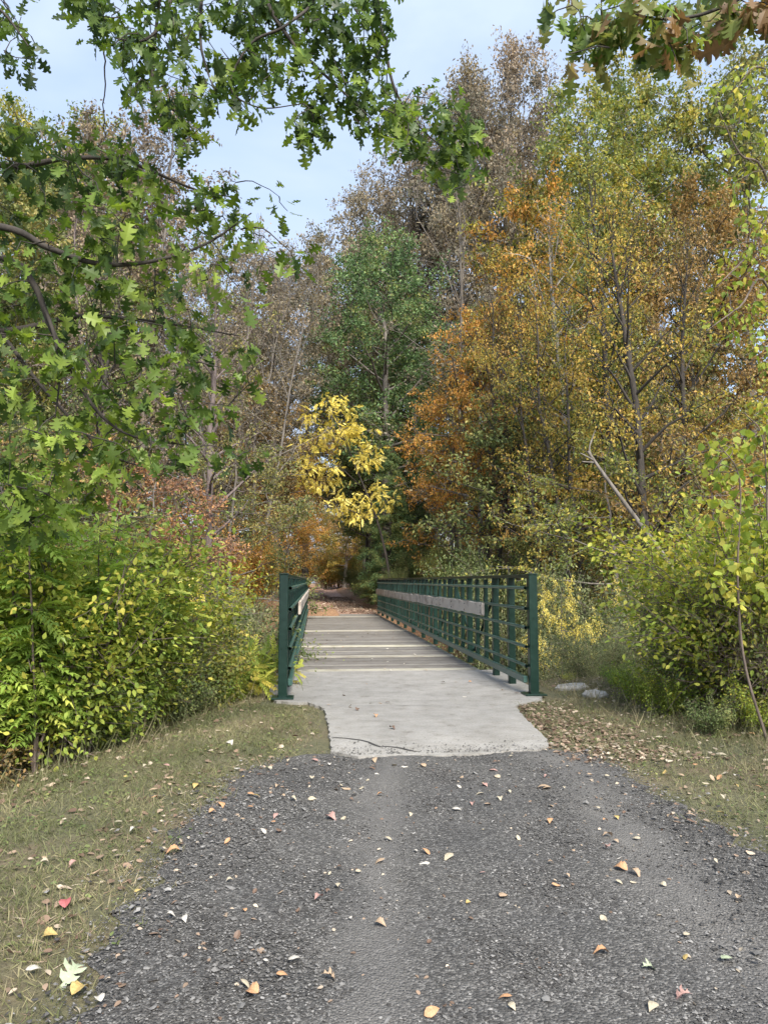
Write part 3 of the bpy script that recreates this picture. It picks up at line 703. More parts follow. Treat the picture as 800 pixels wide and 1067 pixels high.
def tracks(x, y):
    ax = a0[0]+(y-a0[1])*(a1[0]-a0[0])/(a1[1]-a0[1]); bx = b0[0]+(y-b0[1])*(b1[0]-b0[0])/(b1[1]-b0[1])
    n_ = .1*np.sin(y*2.1+x*3)
    return np.maximum(np.exp(-((x-ax+n_)/.16)**2), np.exp(-((x-bx+n_)/.24)**2))
patch = lambda x, y: .5+.5*np.sin(x*4.1+np.sin(y*3.3)*1.5)*np.sin(y*3.7+x*1.9)
dg = lambda x, y: np.clip(edge_d(x, y)*6+.9, 0, 1)*(1-.72*tracks(x, y))*(.45+.45*patch(x, y))*(y < 6.02)
m = leaf_mat('gravel_stone', [G(.038,.036,.034), G(.066,.063,.060), G(.104,.10,.095), G(.135,.13,.123), G(.20,.193,.182)], 0, .8, leafw=1.0)
tag(link('gravel', stones(170000, -1.5, 3.3, 2.2, 6.1, dg, .0036, 'gravel'), m), 'loose crushed grey stones over the path', kind='stuff')
me = stones(3600, -1.6, 3.4, 2.2, 6.1, lambda x, y: np.clip(edge_d(x, y)*2+.9, 0, 1)*np.clip(1.3-edge_d(x, y)*1.2, .12, 1)*(1-.8*tracks(x, y)), .0085, 'gravel')
tag(link('gravel', me, m), 'larger loose grey stones along the path edges', kind='stuff')

def lift(me, dz):
    co_ = np.empty(len(me.vertices)*3, np.float32); me.vertices.foreach_get('co', co_); co_[2::3] += dz; me.vertices.foreach_set('co', co_); return me
me = lift(stones(6000, .1, 2.0, 5.9, 6.7, lambda x, y: np.exp(-np.clip(y-5.98, 0, 9)*7)*(.5+.5*patch(x*3, y))*(y > 5.98), .004, 'gravel'), .018)
tag(link('gravel', me, m), 'loose grit spread over the near edge of the concrete slab', kind='stuff')
def verge_pts(n, xlo, xhi, ylo, yhi, dens):
    x = rng.uniform(xlo, xhi, n); y = rng.uniform(ylo, yhi, n); k = rng.random(n) < dens(x, y); x, y = x[k], y[k]
    return np.stack([x, y, ground_z(x, y)], 1)
from mathutils import noise as mnoise
def nz2(P, s): return np.array([mnoise.noise(Vector((p[0]*s, p[1]*s, .3))) for p in P])*.5+.5
def slab_in(x, y): return (y > 5.85) & (x > np.interp(y, [5.9, 8.3, 8.6], [.10, .05, -.6])) & (x < np.interp(y, [5.9, 6.3, 8.3, 8.7], [1.9, 2.0, 2.25, 3.0]))
def grass_d(x, y):
    d = -edge_d(x, y); d = np.where(y > 6.1, np.where(x < 1, lx(6.1)-x+.1+(y-6.1)*.1, x-2.0), d)
    g = np.clip((d+.10+.22*(patch(x*2.7+1, y*2.3)-.5))*2.6, 0, 1)
    return g*~slab_in(x, y)*(y < 10.8)*(.35+.65*patch(x*1.3+2, y*1.1))
def grass(n, box, size, name, dens, lab, dirz=.8, w=.5, mat='grass'):
    P = verge_pts(n, *box, dens); k = len(P)
    D = unit(rng.normal(0, .75, (k, 3))*np.array([1, 1, .3])+np.array([0, 0, dirz])); D[:, 2] = np.abs(D[:, 2])
    cl = np.clip((nz2(P, 1.7)-.5)*1.8+.5, 0, 1)
    A = np.stack([rng.random(k), cl, rng.random(k)], 1)
    lv = Leaves(); lv.add(P, D, unit(rng.normal(0, 1, (k, 3))), size*rng.uniform(.5, 1.5, k), A)
    tag(link(name, lv.mesh(name, BLADE, width=w*2), M[mat]), lab, kind='stuff')
grass(150000, (-4.5, .3, 2.2, 9.6), .042, 'grass', grass_d, 'short brownish green grass on the left verge', w=.9)
weed_d = lambda x, y: grass_d(x, y)*np.clip(patch(x*1.9+5, y*1.6+2)*2.2-1.0, 0, 1)
def clover(n, box, lab):
    P = verge_pts(n, *box, weed_d); k = len(P); P[:, 2] += .01+rng.random(k)*.02
    lv = Leaves(); th = rng.uniform(0, 6.28, k); lv.add(P, np.stack([np.cos(th), np.sin(th), rng.normal(.1, .2, k)], 1), unit(np.array([0, 0, 1.])+rng.normal(0, .3, (k, 3))), .022*rng.uniform(.5, 1.5, k), np.stack([rng.random(k), nz2(P, 2.5), rng.random(k)], 1))
    tag(link('ground_weeds', lv.mesh('ground_weeds', OVATE), M['shrubgreen']), lab, kind='stuff')
clover(26000, (-3.6, .3, 2.3, 8.6), 'small green weeds in patches of the left verge')
clover(12000, (1.8, 4.6, 3.2, 9.5), 'small green weeds in patches of the right verge')
straw_d = lambda x, y: grass_d(x, y)*np.clip(patch(x*1.2+8, y*1.4+1)*2.4-1.1, 0, 1)
grass(26000, (-4.0, .3, 2.3, 9.0), .06, 'dry_grass', straw_d, 'dry straw coloured grass in patches of the left verge', dirz=.35, w=.5, mat='litter')
grass(70000, (1.6, 5.0, 3.0, 10.5), .045, 'grass', grass_d, 'short worn grass on the right verge', w=.9)
tall = lambda x, y: np.clip(np.where(x < 1, (-1.75-x+(y-5.5)*.42)*1.5, (x-3.05-(6-y)*.10)*2), 0, 1)*(y < 10.6)*patch(x*2, y*2)
tuft = lambda x, y: grass_d(x, y)*np.clip(patch(x*6.1, y*5.3)*4-2.9, 0, 1)
grass(52000, (-4.0, .3, 2.3, 9.2), .085, 'grass_tufts', tuft, 'scattered greener grass tufts on the left verge', dirz=1.3, w=.4)
grass(26000, (1.8, 4.6, 3.2, 9.6), .085, 'grass_tufts', tuft, 'scattered greener grass tufts on the right verge', dirz=1.3, w=.4)
grass(16000, (-6.5, 0, 3.6, 10.5), .26, 'tall_grass', tall, 'taller unmown grass at the foot of the left shrubs', dirz=1.3, w=.22)
grass(9000, (2.6, 6.5, 4.0, 10.5), .20, 'tall_grass', tall, 'taller unmown grass at the foot of the right shrubs', dirz=1.3, w=.25)

def litter(n, box, size, dens, lab, tm=OVATE, mat='litter', name='leaf_litter', zo=.012):
    P = verge_pts(n, *box, dens); k = len(P); P[:, 2] += zo+rng.random(k)*.012
    th = rng.uniform(0, 6.28, k)
    D = np.stack([np.cos(th), np.sin(th), rng.normal(0, .12, k)], 1)
    lv = Leaves(); lv.add(P, D, unit(np.array([0, 0, 1.0])+rng.normal(0, .35, (k, 3))), size*rng.uniform(.5, 1.4, k), rng.random((k, 3)))
    tag(link(name, lv.mesh(name, tm), M[mat]), lab, kind='stuff')
ed = lambda x, y: np.exp(-(edge_d(x, y)/.35)**2)*(y < 6.2)*~slab_in(x, y)
litter(2300, (-1.6, 3.5, 2.3, 6.2), .032, lambda x, y: np.clip(ed(x, y), 0, 1)*.9, 'dry brown leaf scraps along the edges of the gravel')
litter(3200, (1.95, 3.3, 5.6, 8.7), .045, lambda x, y: np.clip(1.2-np.abs(x-2.35-(7-y)*.12)*1.6, 0, 1)*~slab_in(x, y), 'russet leaf litter piled beside the concrete slab')
litter(900, (-3.2, 0, 3.0, 9.0), .05, lambda x, y: (edge_d(x, y) < 0)*.55*~slab_in(x, y), 'scattered dead leaves on the left verge grass')
litter(6000, (-.6, 2.6, 31, 62), .10, lambda x, y: 1.0+0*x, 'carpet of reddish fallen leaves on the far trail', zo=.04)
litter(900, (-.3, 2.55, 8.8, 30), .05, lambda x, y: np.where(y < 11.4, .25, .35)*np.clip(np.abs(x-1.13)*1.1-.35, .05, 1), 'small dry leaves along the deck edges', zo=.035)

litter(1500, (-1.0, 3.0, 2.3, 6.1), .019, lambda x, y: (edge_d(x, y) > 0)*(.25+.5*patch(x*1.7, y*1.3)), 'tiny pale leaf scraps trodden into the gravel', name='leaf_scraps', zo=.016)
litter(5200, (-6.0, .0, 4.0, 10.5), .05, lambda x, y: np.clip((-2.0-x+(y-5.5)*.42)*1.2+.3, 0, 1), 'dark leaf litter on the ground under the left shrubs', name='leaf_litter')
litter(3600, (2.6, 6.5, 4.5, 10.5), .05, lambda x, y: np.clip((x-3.1)*1.5+.3, 0, 1), 'dark leaf litter on the ground under the right shrubs', name='leaf_litter')
# individual fallen leaves that can be picked out
def simple_leaf_me(tmpl, bend, seed):
    r = np.random.default_rng(seed); T, FF = tmpl; T = T.copy(); T[:, 2] += 1.7*bend*np.sin(T[:, 0]*3)+.9*T[:, 1]**2*r.choice([-1, 1]); T[:, 0] -= .5
    me = mesh_np('fallen_leaf', T, FF, np.full((len(T), 3), .5)); return me
LM = {'cream': G(.36,.31,.22), 'orange': G(.40,.22,.11), 'tan': G(.32,.23,.15), 'pink': G(.32,.19,.16), 'red': G(.30,.08,.08), 'yellow': G(.36,.26,.09), 'green': G(.30,.34,.22), 'white': G(.40,.37,.32), 'brown': G(.12,.075,.05)}
LMAT = {k: flat_mat('fallen_leaf_'+k, v, .65) for k, v in LM.items()}
LME = [simple_leaf_me(OVATE, .10, 1), simple_leaf_me(BROAD, .12, 2), simple_leaf_me(OAK, .10, 3), simple_leaf_me(OVATE, -.12, 4)]
def fallen(p, size, kind, col, label, group=None):
    o = link('fallen_leaf', LME[kind], LMAT[col]); o.location = (p[0], p[1], p[2]+.03)
    o.rotation_euler = (rnd.gauss(0, .22), rnd.gauss(0, .22), rnd.uniform(0, 6.28)); o.scale = (size*.95,)*3
    tag(o, label, 'fallen leaf', group or 'fallen leaves on the path and verge')
spec = [(262, 1043, .065, 1, 'orange', 'curled orange leaf on the gravel at the bottom edge, left of centre'), (450, 1064, .06, 0, 'orange', 'orange leaf cut by the bottom edge, in the middle of the path'),
 (307, 1007, .05, 0, 'white', 'whitish leaf on the gravel above the curled orange leaf'), (343, 1027, .065, 2, 'tan', 'lobed tan leaf on the gravel near the bottom edge'),
 (294, 1024, .045, 0, 'orange', 'small orange leaf just left of the lobed tan leaf'), (646, 911, .075, 1, 'orange', 'upright orange brown leaf of a pair on the right wheel track'),
 (662, 917, .065, 1, 'tan', 'right leaf of the pair on the right wheel track, pale tan'), (467, 899, .075, 0, 'cream', 'long cream leaf lying flat mid path'),
 (444, 893, .055, 0, 'orange', 'orange leaf just left of the long cream leaf'), (433, 892, .035, 0, 'white', 'tiny white scrap left of the orange leaf mid path'),
 (525, 940, .065, 0, 'tan', 'flat tan leaf on the gravel right of centre'), (626, 1001, .065, 1, 'orange', 'folded tan orange leaf on the right wheel track, low in the photo'),
 (676, 1017, .06, 2, 'green', 'pale green lobed scrap right of the folded orange leaf'), (680, 1058, .06, 0, 'cream', 'cream leaf at the bottom edge, right side of the path'),
 (712, 1047, .065, 2, 'pink', 'pinkish lobed leaf near the lower right of the path'), (758, 1007, .065, 0, 'green', 'greenish leaf at the right edge of the path'),
 (788, 1009, .05, 0, 'white', 'whitish leaf beside the greenish one at the right edge'), (526, 1048, .05, 0, 'orange', 'small orange leaf low on the path, right of centre'),
 (345, 857, .08, 1, 'pink', 'pink leaf on the gravel below the slab corner'), (231, 843, .085, 0, 'orange', 'orange leaf on the left edge of the gravel'),
 (180, 893, .075, 1, 'orange', 'orange leaf on grass meeting the gravel, at left'), (69, 948, .07, 1, 'red', 'small red leaf on the left grass'),
 (52, 982, .06, 1, 'yellow', 'ochre yellow leaf on the left grass'), (74, 1024, .115, 2, 'green', 'large pale green lobed oak leaf at the lower left'),
 (84, 1041, .08, 1, 'yellow', 'golden leaf tucked below the large pale green oak leaf'), (102, 1051, .05, 1, 'white', 'white leaf beside the golden one at the lower left'),
 (567, 824, .10, 0, 'tan', 'long tan leaf below the right corner of the slab'), (476, 848, .06, 0, 'white', 'small white leaf midway between slab and camera'),
 (240, 777, .11, 0, 'white', 'bright white leaf on the grass left of the slab'), (404, 879, .05, 0, 'cream', 'cream leaf on the gravel left of the long cream leaf'),
 (782, 768, .11, 0, 'orange', 'orange leaf on the right verge beneath the shrubs'), (752, 790, .10, 0, 'cream', 'cream leaf on the right verge grass')]
for px, py, s, k, c, lab in spec: fallen(gnd(px, py), s, k, c, lab)
names = {'cream': 'cream', 'orange': 'orange', 'tan': 'tan', 'pink': 'pinkish', 'white': 'whitish', 'brown': 'dark brown', 'yellow': 'yellow'}
for i in range(250):
    c = rnd.choice(['cream', 'cream', 'cream', 'tan', 'tan', 'tan', 'orange', 'white', 'white', 'pink', 'brown', 'brown', 'cream', 'tan', 'yellow'])
    y = 2.45+4.4*rnd.random()**.8; x = rnd.uniform(-1.4, 3.0)
    if y > 5.9: continue
    if x < lx(y) or x > rx(y):
        w_ = 'scattered in the verge grass'
    else: w_ = 'scattered on the gravel path'
    fallen((x, y, 0), rnd.uniform(.022, .055)*(.7+.12*y), rnd.choice([0, 0, 1, 3]), c, f'one of many small {names[c]} leaves {w_}', f'small {names[c]} leaves {w_}')
for i in range(46):
    c = rnd.choice(['cream', 'tan', 'white', 'orange', 'brown']); y = 6.3+rnd.random()**.9*14; x = rnd.uniform(.1 if y < 8.5 else -.2, 2.2 if y < 8.5 else 2.4)
    w_ = 'on the concrete slab' if y < 11.35 else 'on the bridge deck'
    fallen((x, y, .012), rnd.uniform(.04, .075), rnd.choice([0, 1, 3]), c, f'one of several small {names[c]} leaves {w_}', f'small {names[c]} leaves {w_}')

# flat stones beside the right end post
def rock(cx, cy, a, b, h, rz, seed, label):
    r = random.Random(seed); n = 11; V = []
    for lv_, (z, k) in enumerate(((-.08, 1.0), (h*.55, 1.03), (h, .86))):
        for i in range(n):
            th = i*2*math.pi/n; q = k*(1+random.Random(seed*31+i).uniform(-.18, .12))
            x, y = a*q*math.cos(th), b*q*math.sin(th); V.append((x*math.cos(rz)-y*math.sin(rz), x*math.sin(rz)+y*math.cos(rz), z+r.uniform(-.008, .008)+.03*x))
    Q = [(l*n+i, l*n+(i+1) % n, (l+1)*n+(i+1) % n, (l+1)*n+i) for l in range(2) for i in range(n)]
    me = mesh_np('flat_stone', np.array(V), [np.array(Q), np.array([list(range(2*n, 3*n))])])
    tag(link('flat_stone', me, M['stone'], None, (cx, cy, float(ground_z(cx, cy)))), label, 'stone', 'flat stones by the right railing')
M['stone'] = flat_mat('pale_stone', G(.34,.325,.30), .85)
p = gnd(594, 718); rock(p[0], p[1], .24, .17, .055, .4, 3, 'rear grey stone slab lying behind another by the right railing end')
p = gnd(620, 726); rock(p[0], p[1], .19, .15, .06, 1.2, 5, 'front pale flat stone nearest the right shrubs')

# ================================================================== BACKGROUND FOREST (each tree a thing)
T_ = ptree
# ---- left of the trail, back to front
T_('broad_a', 'deciduous_tree', 'olive', -30, 27, 150, 'olive leaved tree cut by the left edge, behind the overhanging oak boughs', wide=1.1)
T_('broad_c', 'deciduous_tree', 'greenyellow', 48, 33, 92, 'tall pale green tree with gold tinges breaking the skyline at far left', wide=.9)
T_('broad_b', 'deciduous_tree', 'tan', 100, 36, 120, 'tan and olive leaved tree on the left skyline beside the pale green one', wide=1.0)
T_('sparse_b', 'deciduous_tree', 'tan', 140, 33, 125, 'thin grey brown tree showing twigs against the sky, left skyline', wide=1.1)
T_('bare', 'bare_tree', 'tan', 200, 34, 135, 'nearly leafless grey tree with fine upright twigs against the sky', wide=1.15)
T_('bare', 'bare_tree', 'mauve', 252, 30, 225, 'bare brown grey tree in front of the twiggy one on the left', wide=1.2)
T_('trunky_b', 'deciduous_tree', 'tan', 176, 25, 190, 'slender grey trunked tree rising behind the yellow sumac', bark='purplebark', wide=.9)
T_('trunky', 'deciduous_tree', 'olive', 217, 22, 235, 'stout grey trunk with thin olive crown, left of the trail', bark='purplebark', wide=.9)
T_('broad_b', 'deciduous_tree', 'mauve', 288, 44, 262, 'brown tree at the left foot of the gap of sky', wide=.95)
T_('broad_a', 'deciduous_tree', 'rust', 318, 58, 262, 'distant rusty brown tree under the gap of sky', wide=.85)
T_('maple', 'deciduous_tree', 'rust', 262, 35, 385, 'rusty orange maple over the left side of the trail', wide=1.15)
T_('maple', 'deciduous_tree', 'orange', 286, 46, 430, 'orange maple hanging over the far trail from the left', wide=1.0)
T_('layered', 'deciduous_tree', 'olive', 238, 28, 440, 'layered olive brown understory tree left of the bridge', wide=1.0)
T_('layered', 'deciduous_tree', 'pinkish', 150, 20, 470, 'low pinkish brown tree showing behind the left shrubs', wide=1.1)
T_('layered', 'deciduous_tree', 'pinkish', 110, 24, 455, 'reddish brown undergrowth tree further behind the left shrubs', wide=1.1)
T_('small', 'deciduous_tree', 'rust', 60, 22, 440, 'rusty small tree at far left behind the oak boughs', wide=1.1)
T_('small', 'deciduous_tree', 'olive', 10, 18, 420, 'small olive tree cut by the left edge behind the bright shrubs', wide=1.1)
T_('broad_a', 'deciduous_tree', 'mauve', 100, 46, 175, 'big brown leaved tree in the second row, left side')
T_('broad_c', 'deciduous_tree', 'olive', 20, 44, 170, 'big olive tree in the second row at far left')
T_('broad_c', 'deciduous_tree', 'mauve', 225, 52, 235, 'brown tree in the second row behind the bare ones')
# ---- middle
T_('broad_b', 'deciduous_tree', 'rust', 384, 57, 240, 'dark rusty oak on the right flank of the gap of sky', bark='darkbark', wide=.8)
T_('broad_b', 'deciduous_tree', 'mauve', 388, 50, 190, 'brown and green tree stepping up right of the gap of sky', wide=.75)
T_('broad_b', 'deciduous_tree', 'bluegreen', 402, 40, 232, 'blue green leafy tree in the middle of the wood, right of the trail', wide=1.15)
T_('maple', 'deciduous_tree', 'bluegreen', 432, 43, 325, 'green tree low in the middle, right of the blue green one', wide=1.0)
T_('maple', 'deciduous_tree', 'olive', 388, 49, 310, 'green and brown tree crowded behind the blue green one', wide=.9)
T_('maple', 'deciduous_tree', 'bluegreen', 392, 47, 400, 'mid green tree behind the yellow sprays over the trail', wide=.9)
T_('fir', 'evergreen_tree', 'bluegreen', 406, 37, 455, 'green evergreen with drooping boughs right of the far trail', bark='darkbark', wide=.95, cat='evergreen')
T_('fir', 'evergreen_tree', 'darkgreen', 425, 42, 440, 'darker evergreen, behind and right of the drooping one', bark='darkbark', wide=1.0, cat='evergreen')
T_('layered', 'deciduous_tree', 'orange', 300, 43, 505, 'low orange foliage reaching over the far trail, just past the left railing', wide=1.1)
T_('maple', 'deciduous_tree', 'orange', 296, 88, 470, 'small orange maple closing the end of the trail', wide=1.3)
T_('maple', 'deciduous_tree', 'rust', 380, 95, 500, 'russet tree above the vanishing end of the trail', wide=1.4)
T_('maple', 'deciduous_tree', 'gold', 316, 128, 478, 'golden tree left of where the trail vanishes', wide=1.3)
T_('maple', 'deciduous_tree', 'orange', 341, 132, 490, 'orange tree exactly where the trail vanishes', wide=1.4)
T_('maple', 'deciduous_tree', 'gold', 368, 126, 478, 'golden tree right of where the trail vanishes', wide=1.3)
# ---- right of the trail
T_('sparse_a', 'deciduous_tree', 'tan', 432, 50, 78, 'tall greyish tan tree, leftmost of the thin tops on the right skyline', wide=.75)
T_('sparse_a', 'deciduous_tree', 'mauve', 478, 46, 40, 'second of the tall thin grey brown tops on the right skyline', wide=.8)
T_('sparse_a', 'deciduous_tree', 'tan', 520, 48, 28, 'tallest thin top on the skyline between two others', wide=.72)
T_('sparse_b', 'deciduous_tree', 'mauve', 562, 45, 42, 'thin twiggy top just left of the hanging brown oak leaves', wide=.8)
T_('broad_c', 'deciduous_tree', 'mauve', 455, 54, 175, 'brown tree filling in below the tall thin tops')
T_('broad_a', 'deciduous_tree', 'mauve', 530, 56, 120, 'broad brown tree deep behind the orange maple')
T_('bare', 'bare_tree', 'mauve', 485, 34, 185, 'leafless tree with grey leaning stems in front of the brown wood', bark='bark', wide=1.5, rz=2.0)
T_('maple', 'maple_tree', 'orange', 556, 29, 165, 'tall orange maple, brightest crown of the right wood', bark='darkbark', wide=.72)
T_('maple', 'maple_tree', 'orange', 500, 30, 300, 'lower orange maple left of the brightest orange crown', wide=.8)
T_('broad_b', 'deciduous_tree', 'greenyellow', 615, 30, 95, 'tall green and gold tree right of the orange maple', wide=.95)
T_('broad_a', 'deciduous_tree', 'greenyellow', 690, 32, 60, 'broad green and gold tree under the hanging oak leaves, top right', wide=.85)
T_('broad_a', 'deciduous_tree', 'olive', 790, 30, 48, 'olive tree cut by the right edge', wide=.95)
T_('broad_b', 'deciduous_tree', 'rust', 715, 26, 190, 'rusty brown oak in front of the green and gold trees', bark='darkbark', wide=1.0)
T_('maple', 'deciduous_tree', 'greenyellow', 655, 24, 300, 'green and gold tree with dark trunk in the right wood', bark='darkbark', wide=1.0)
T_('maple', 'deciduous_tree', 'gold', 600, 27, 255, 'gold leaved tree with pale trunk right of the orange maple', bark='palebark', wide=.85)
T_('layered', 'deciduous_tree', 'gold', 700, 21, 395, 'layered golden understory tree on the right', wide=1.1)
T_('layered', 'deciduous_tree', 'orange', 470, 34, 395, 'layered orange understory tree above the right railing', wide=.9)
T_('layered', 'deciduous_tree', 'greenyellow', 640, 18, 440, 'greenish understory tree above the leaning birch', wide=1.0)
T_('small', 'deciduous_tree', 'olive', 560, 24, 420, 'small olive tree behind the middle of the right railing', bark='darkbark', wide=1.1)
T_('small', 'deciduous_tree', 'rust', 745, 19, 440, 'small rusty tree behind the right shrubs', wide=1.1)
T_('trunky', 'deciduous_tree', 'rust', 536, 25, 300, 'dark slender trunk with sparse olive leaves above the railing', bark='darkbark', wide=.8)
T_('trunky', 'deciduous_tree', 'gold', 672, 17.5, 170, 'brown trunk seen below its leaves right of the railing end', bark='darkbark', wide=.9)
T_('trunky_b', 'deciduous_tree', 'gold', 611, 19.5, 230, 'forked dark trunk close behind the right railing end', bark='darkbark', wide=.8)
T_('trunky', 'deciduous_tree', 'orange', 592, 24, 180, 'pale grey trunk rising behind the right railing', bark='palebark', wide=.85)
T_('trunky_b', 'deciduous_tree', 'gold', 575, 20.5, 250, 'slim dark curving trunk left of the forked one', bark='darkbark', wide=.7)
T_('trunky', 'deciduous_tree', 'greenyellow', 640, 22, 150, 'tall straight dark trunk between the forked and the brown ones', bark='darkbark', wide=.8, rz=1.0)
T_('trunky_b', 'deciduous_tree', 'gold', 505, 27, 260, 'slim dark trunk behind the middle of the right railing', bark='darkbark', wide=.8, rz=2.2)
T_('trunky', 'deciduous_tree', 'rust', 715, 20, 200, 'dark trunk rising behind the yellow green shrubs', bark='darkbark', wide=.8, rz=4.0)
T_('trunky', 'deciduous_tree', 'olive', 95, 21, 220, 'slim dark trunk behind the left shrubs', bark='darkbark', wide=.8, rz=3.0)
T_('layered', 'deciduous_tree', 'yellow', 584, 15.4, 592, 'bright yellow bush seen through trees just right of the end post', wide=.5, cat='bush')
T_('layered', 'deciduous_tree', 'yellow', 652, 15.4, 592, 'yellow bush low in the trees midway between end post and right shrubs', wide=.5, cat='bush')
# ---- understory thickets
S_ = lambda k, mat, px, D, yt, lab, **kw: ptree(k, kw.pop('name', 'shrub'), mat, px, D, yt, lab, cat='shrub', parts=('stems', 'leaves'), bark='twig', **kw)
S_('thicket_a', 'honeysuckle', 618, 12.6, 652, 'grey green bush behind the right end post', wide=.8)
S_('thicket_a', 'honeysuckle', 688, 12.6, 600, 'grey green bush between the end post and the right shrubs', wide=.6)
S_('thicket_b', 'honeysuckle', 622, 11.2, 655, 'low grey green bush behind the flat stones', wide=.8)
S_('thicket_a', 'honeysuckle', 548, 17, 585, 'grey green thicket behind the right railing', wide=.7)
S_('thicket_c', 'honeysuckle', 722, 15, 560, 'taller loose grey green bush left of the yellow green shrubs', wide=1.0)
S_('thicket_a', 'shrubgreen', 525, 23, 560, 'green thicket behind the middle of the right railing', wide=.75)
S_('thicket_a', 'greenyellow', 470, 31, 565, 'yellowish thicket behind the far part of the right railing', wide=.8)
S_('thicket_a', 'shrubgreen', 436, 36, 568, 'green thicket at the far end of the right railing', wide=.8)
S_('thicket_b', 'shrubgreen', 412, 34.5, 590, 'low green bush where the right railing ends', wide=.6)
S_('thicket_b', 'shrubgreen', 388, 46, 588, 'low green mound at the right side of the far trail', wide=.8)
S_('thicket_a', 'honeysuckle', 215, 14.5, 600, 'soft grey green bush left of the left railing', wide=.62)
S_('thicket_b', 'honeysuckle', 236, 19, 600, 'soft grey green bush touching the left railing', wide=.5)
S_('thicket_b', 'shrubgreen', 200, 12.5, 622, 'green bush between the sumac and the soft grey one', wide=1.0)
S_('thicket_a', 'greenyellow', 272, 34, 560, 'yellowish bush at the far left end of the bridge', wide=.65)
S_('thicket_a', 'orange', 240, 30, 540, 'orange brown thicket beyond the left railing', wide=.9)
S_('thicket_b', 'olive', 296, 60, 580, 'small olive bush along the left side of the far trail', wide=.9)
S_('thicket_b', 'shrubgreen', 374, 62, 588, 'small green bush along the right side of the far trail', wide=.9)
for i in range(44):                                                     # brush of the forest floor, both sides
    sd_ = -1 if i % 2 else 1; D = rnd.uniform(17, 60); x = 1+sd_*(rnd.uniform(3.6, 7) + rnd.random()**1.3*D*.55)
    if 12.5 < D < 27 and abs(x-1) < 4.6: continue
    k, mt, cw = rnd.choice([('thicket_a', 'olive', 'olive'), ('thicket_b', 'rust', 'rusty'), ('thicket_c', 'tan', 'tan'), ('thicket_a', 'mauve', 'brown'), ('thicket_a', 'gold', 'golden'), ('thicket_b', 'shrubgreen', 'green')])
    sidew = 'left' if sd_ < 0 else 'right'
    tree(k, 'forest_shrub', mt, x, D, rnd.uniform(2.0, 4.2), f'one of the {cw} shrubs of the forest floor {sidew} of the trail', group=f'{cw} forest floor shrubs {sidew} of the trail', bark='twig', cat='shrub', wide=1.2, parts=('stems', 'leaves'))
for i in range(34):
    x = 1+(i-17)*3.1+rnd.uniform(-1, 1); D = rnd.uniform(112, 128)
    mt, cw = rnd.choice([('orange', 'orange'), ('gold', 'golden'), ('olive', 'olive'), ('rust', 'rusty')])
    tree('thicket_a', 'forest_shrub', mt, x, D, rnd.uniform(5, 8), f'one of the {cw} bushes at the far end of the wood', group=f'{cw} bushes at the far end of the wood', bark='twig', cat='shrub', wide=1.2, parts=('stems', 'leaves'))
i = 0
for row, (D0, n, sp) in enumerate(((62, 17, 6.2), (80, 21, 7.5), (104, 25, 9))):  # the depth of the wood
    for q in range(n):
        x = (q-(n-1)/2)*sp+rnd.uniform(-1.5, 1.5)+4; D = D0+rnd.uniform(-6, 6)
        if abs(x-1.0) < 5.8 and D < 95: x = 1+math.copysign(6.0, x-1)
        px = 329+x*770/D; ymax = 300 if px < 300 else (330 if px < 350 else (270 if px < 400 else 190))
        H = min(rnd.uniform(15, 22), (605-ymax)*D/770*rnd.uniform(.85, 1))
        k = rnd.choice(['broad_a', 'broad_b', 'broad_c', 'broad_c']); mt, cw = rnd.choice([('mauve', 'brown'), ('olive', 'olive'), ('rust', 'rusty'), ('gold', 'golden'), ('gold', 'golden'), ('orange', 'orange'), ('greenyellow', 'pale green')])
        sidew = 'left' if x < 1 else 'right'
        tree(k, 'forest_tree', mt, x, D, max(7, H), f'one of the {cw} trees deep in the wood {sidew} of the trail', group=f'{cw} trees deep in the wood {sidew} of the trail', wide=1.1)

# ================================================================== hand laid trees
def limb(tb, pts, r0, r1, k=8):
    P = smooth_path(pts, 6); tb.add(P, np.linspace(r0, r1, len(P)), k, .5); return P
def colonize(tb, skel, targets, r, sag=.10, r_tip=.0025, reach=1.0):
    """Grow a twig from the nearest point of the branch skeleton to each target; returns (tip point, direction)."""
    nodes = [p for p in skel]; NP = np.array(nodes)
    targets = np.array(targets); d0 = np.array([np.min(np.linalg.norm(NP-p, axis=1)) for p in targets])
    out = []
    for i in np.argsort(d0):
        p = targets[i]; dd = np.linalg.norm(NP-p, axis=1); j = int(np.argmin(dd+.0)); q = NP[j]; L = dd[j]
        if L < .02: out.append((p, unit(p-CAM))); continue
        m_ = max(3, int(L/.09)+2); t = np.linspace(0, 1, m_)[:, None]
        jit = r.normal(0, .06*L, 3)*np.sin(t*math.pi)+r.normal(0, .012, (m_, 3))*np.sin(t*math.pi)
        C = q*(1-t)+p*t+jit+np.array([0, 0, 1])*(sag*L*np.sin(t*math.pi))
        tb.add(C, np.linspace(min(.012, .0035+.006*L), r_tip, m_), 4, .5)
        NP = np.vstack([NP, C[1:]]); out.append((C[-1], unit(C[-1]-C[-2])))
    return out
def clusters(lv, tips, r, n=(5, 9), size=(.10, .16), droop=.55, spread=.07, face=.5):
    for p, d in tips:
        k = r.integers(*n); cl = r.random()
        D = unit(d*.35+r.normal(0, .65, (k, 3))-np.array([0, 0, droop]))
        P = p+D*spread*r.uniform(.3, 1.3, (k, 1))-d*r.uniform(0, .16, (k, 1))
        N = unit(np.array([0, 0, face])+r.normal(0, .7, (k, 3)))
        lv.add(P, D, N, r.uniform(*size, k), np.stack([r.random(k), np.full(k, cl)*.6+r.random(k)*.4, r.random(k)], 1))
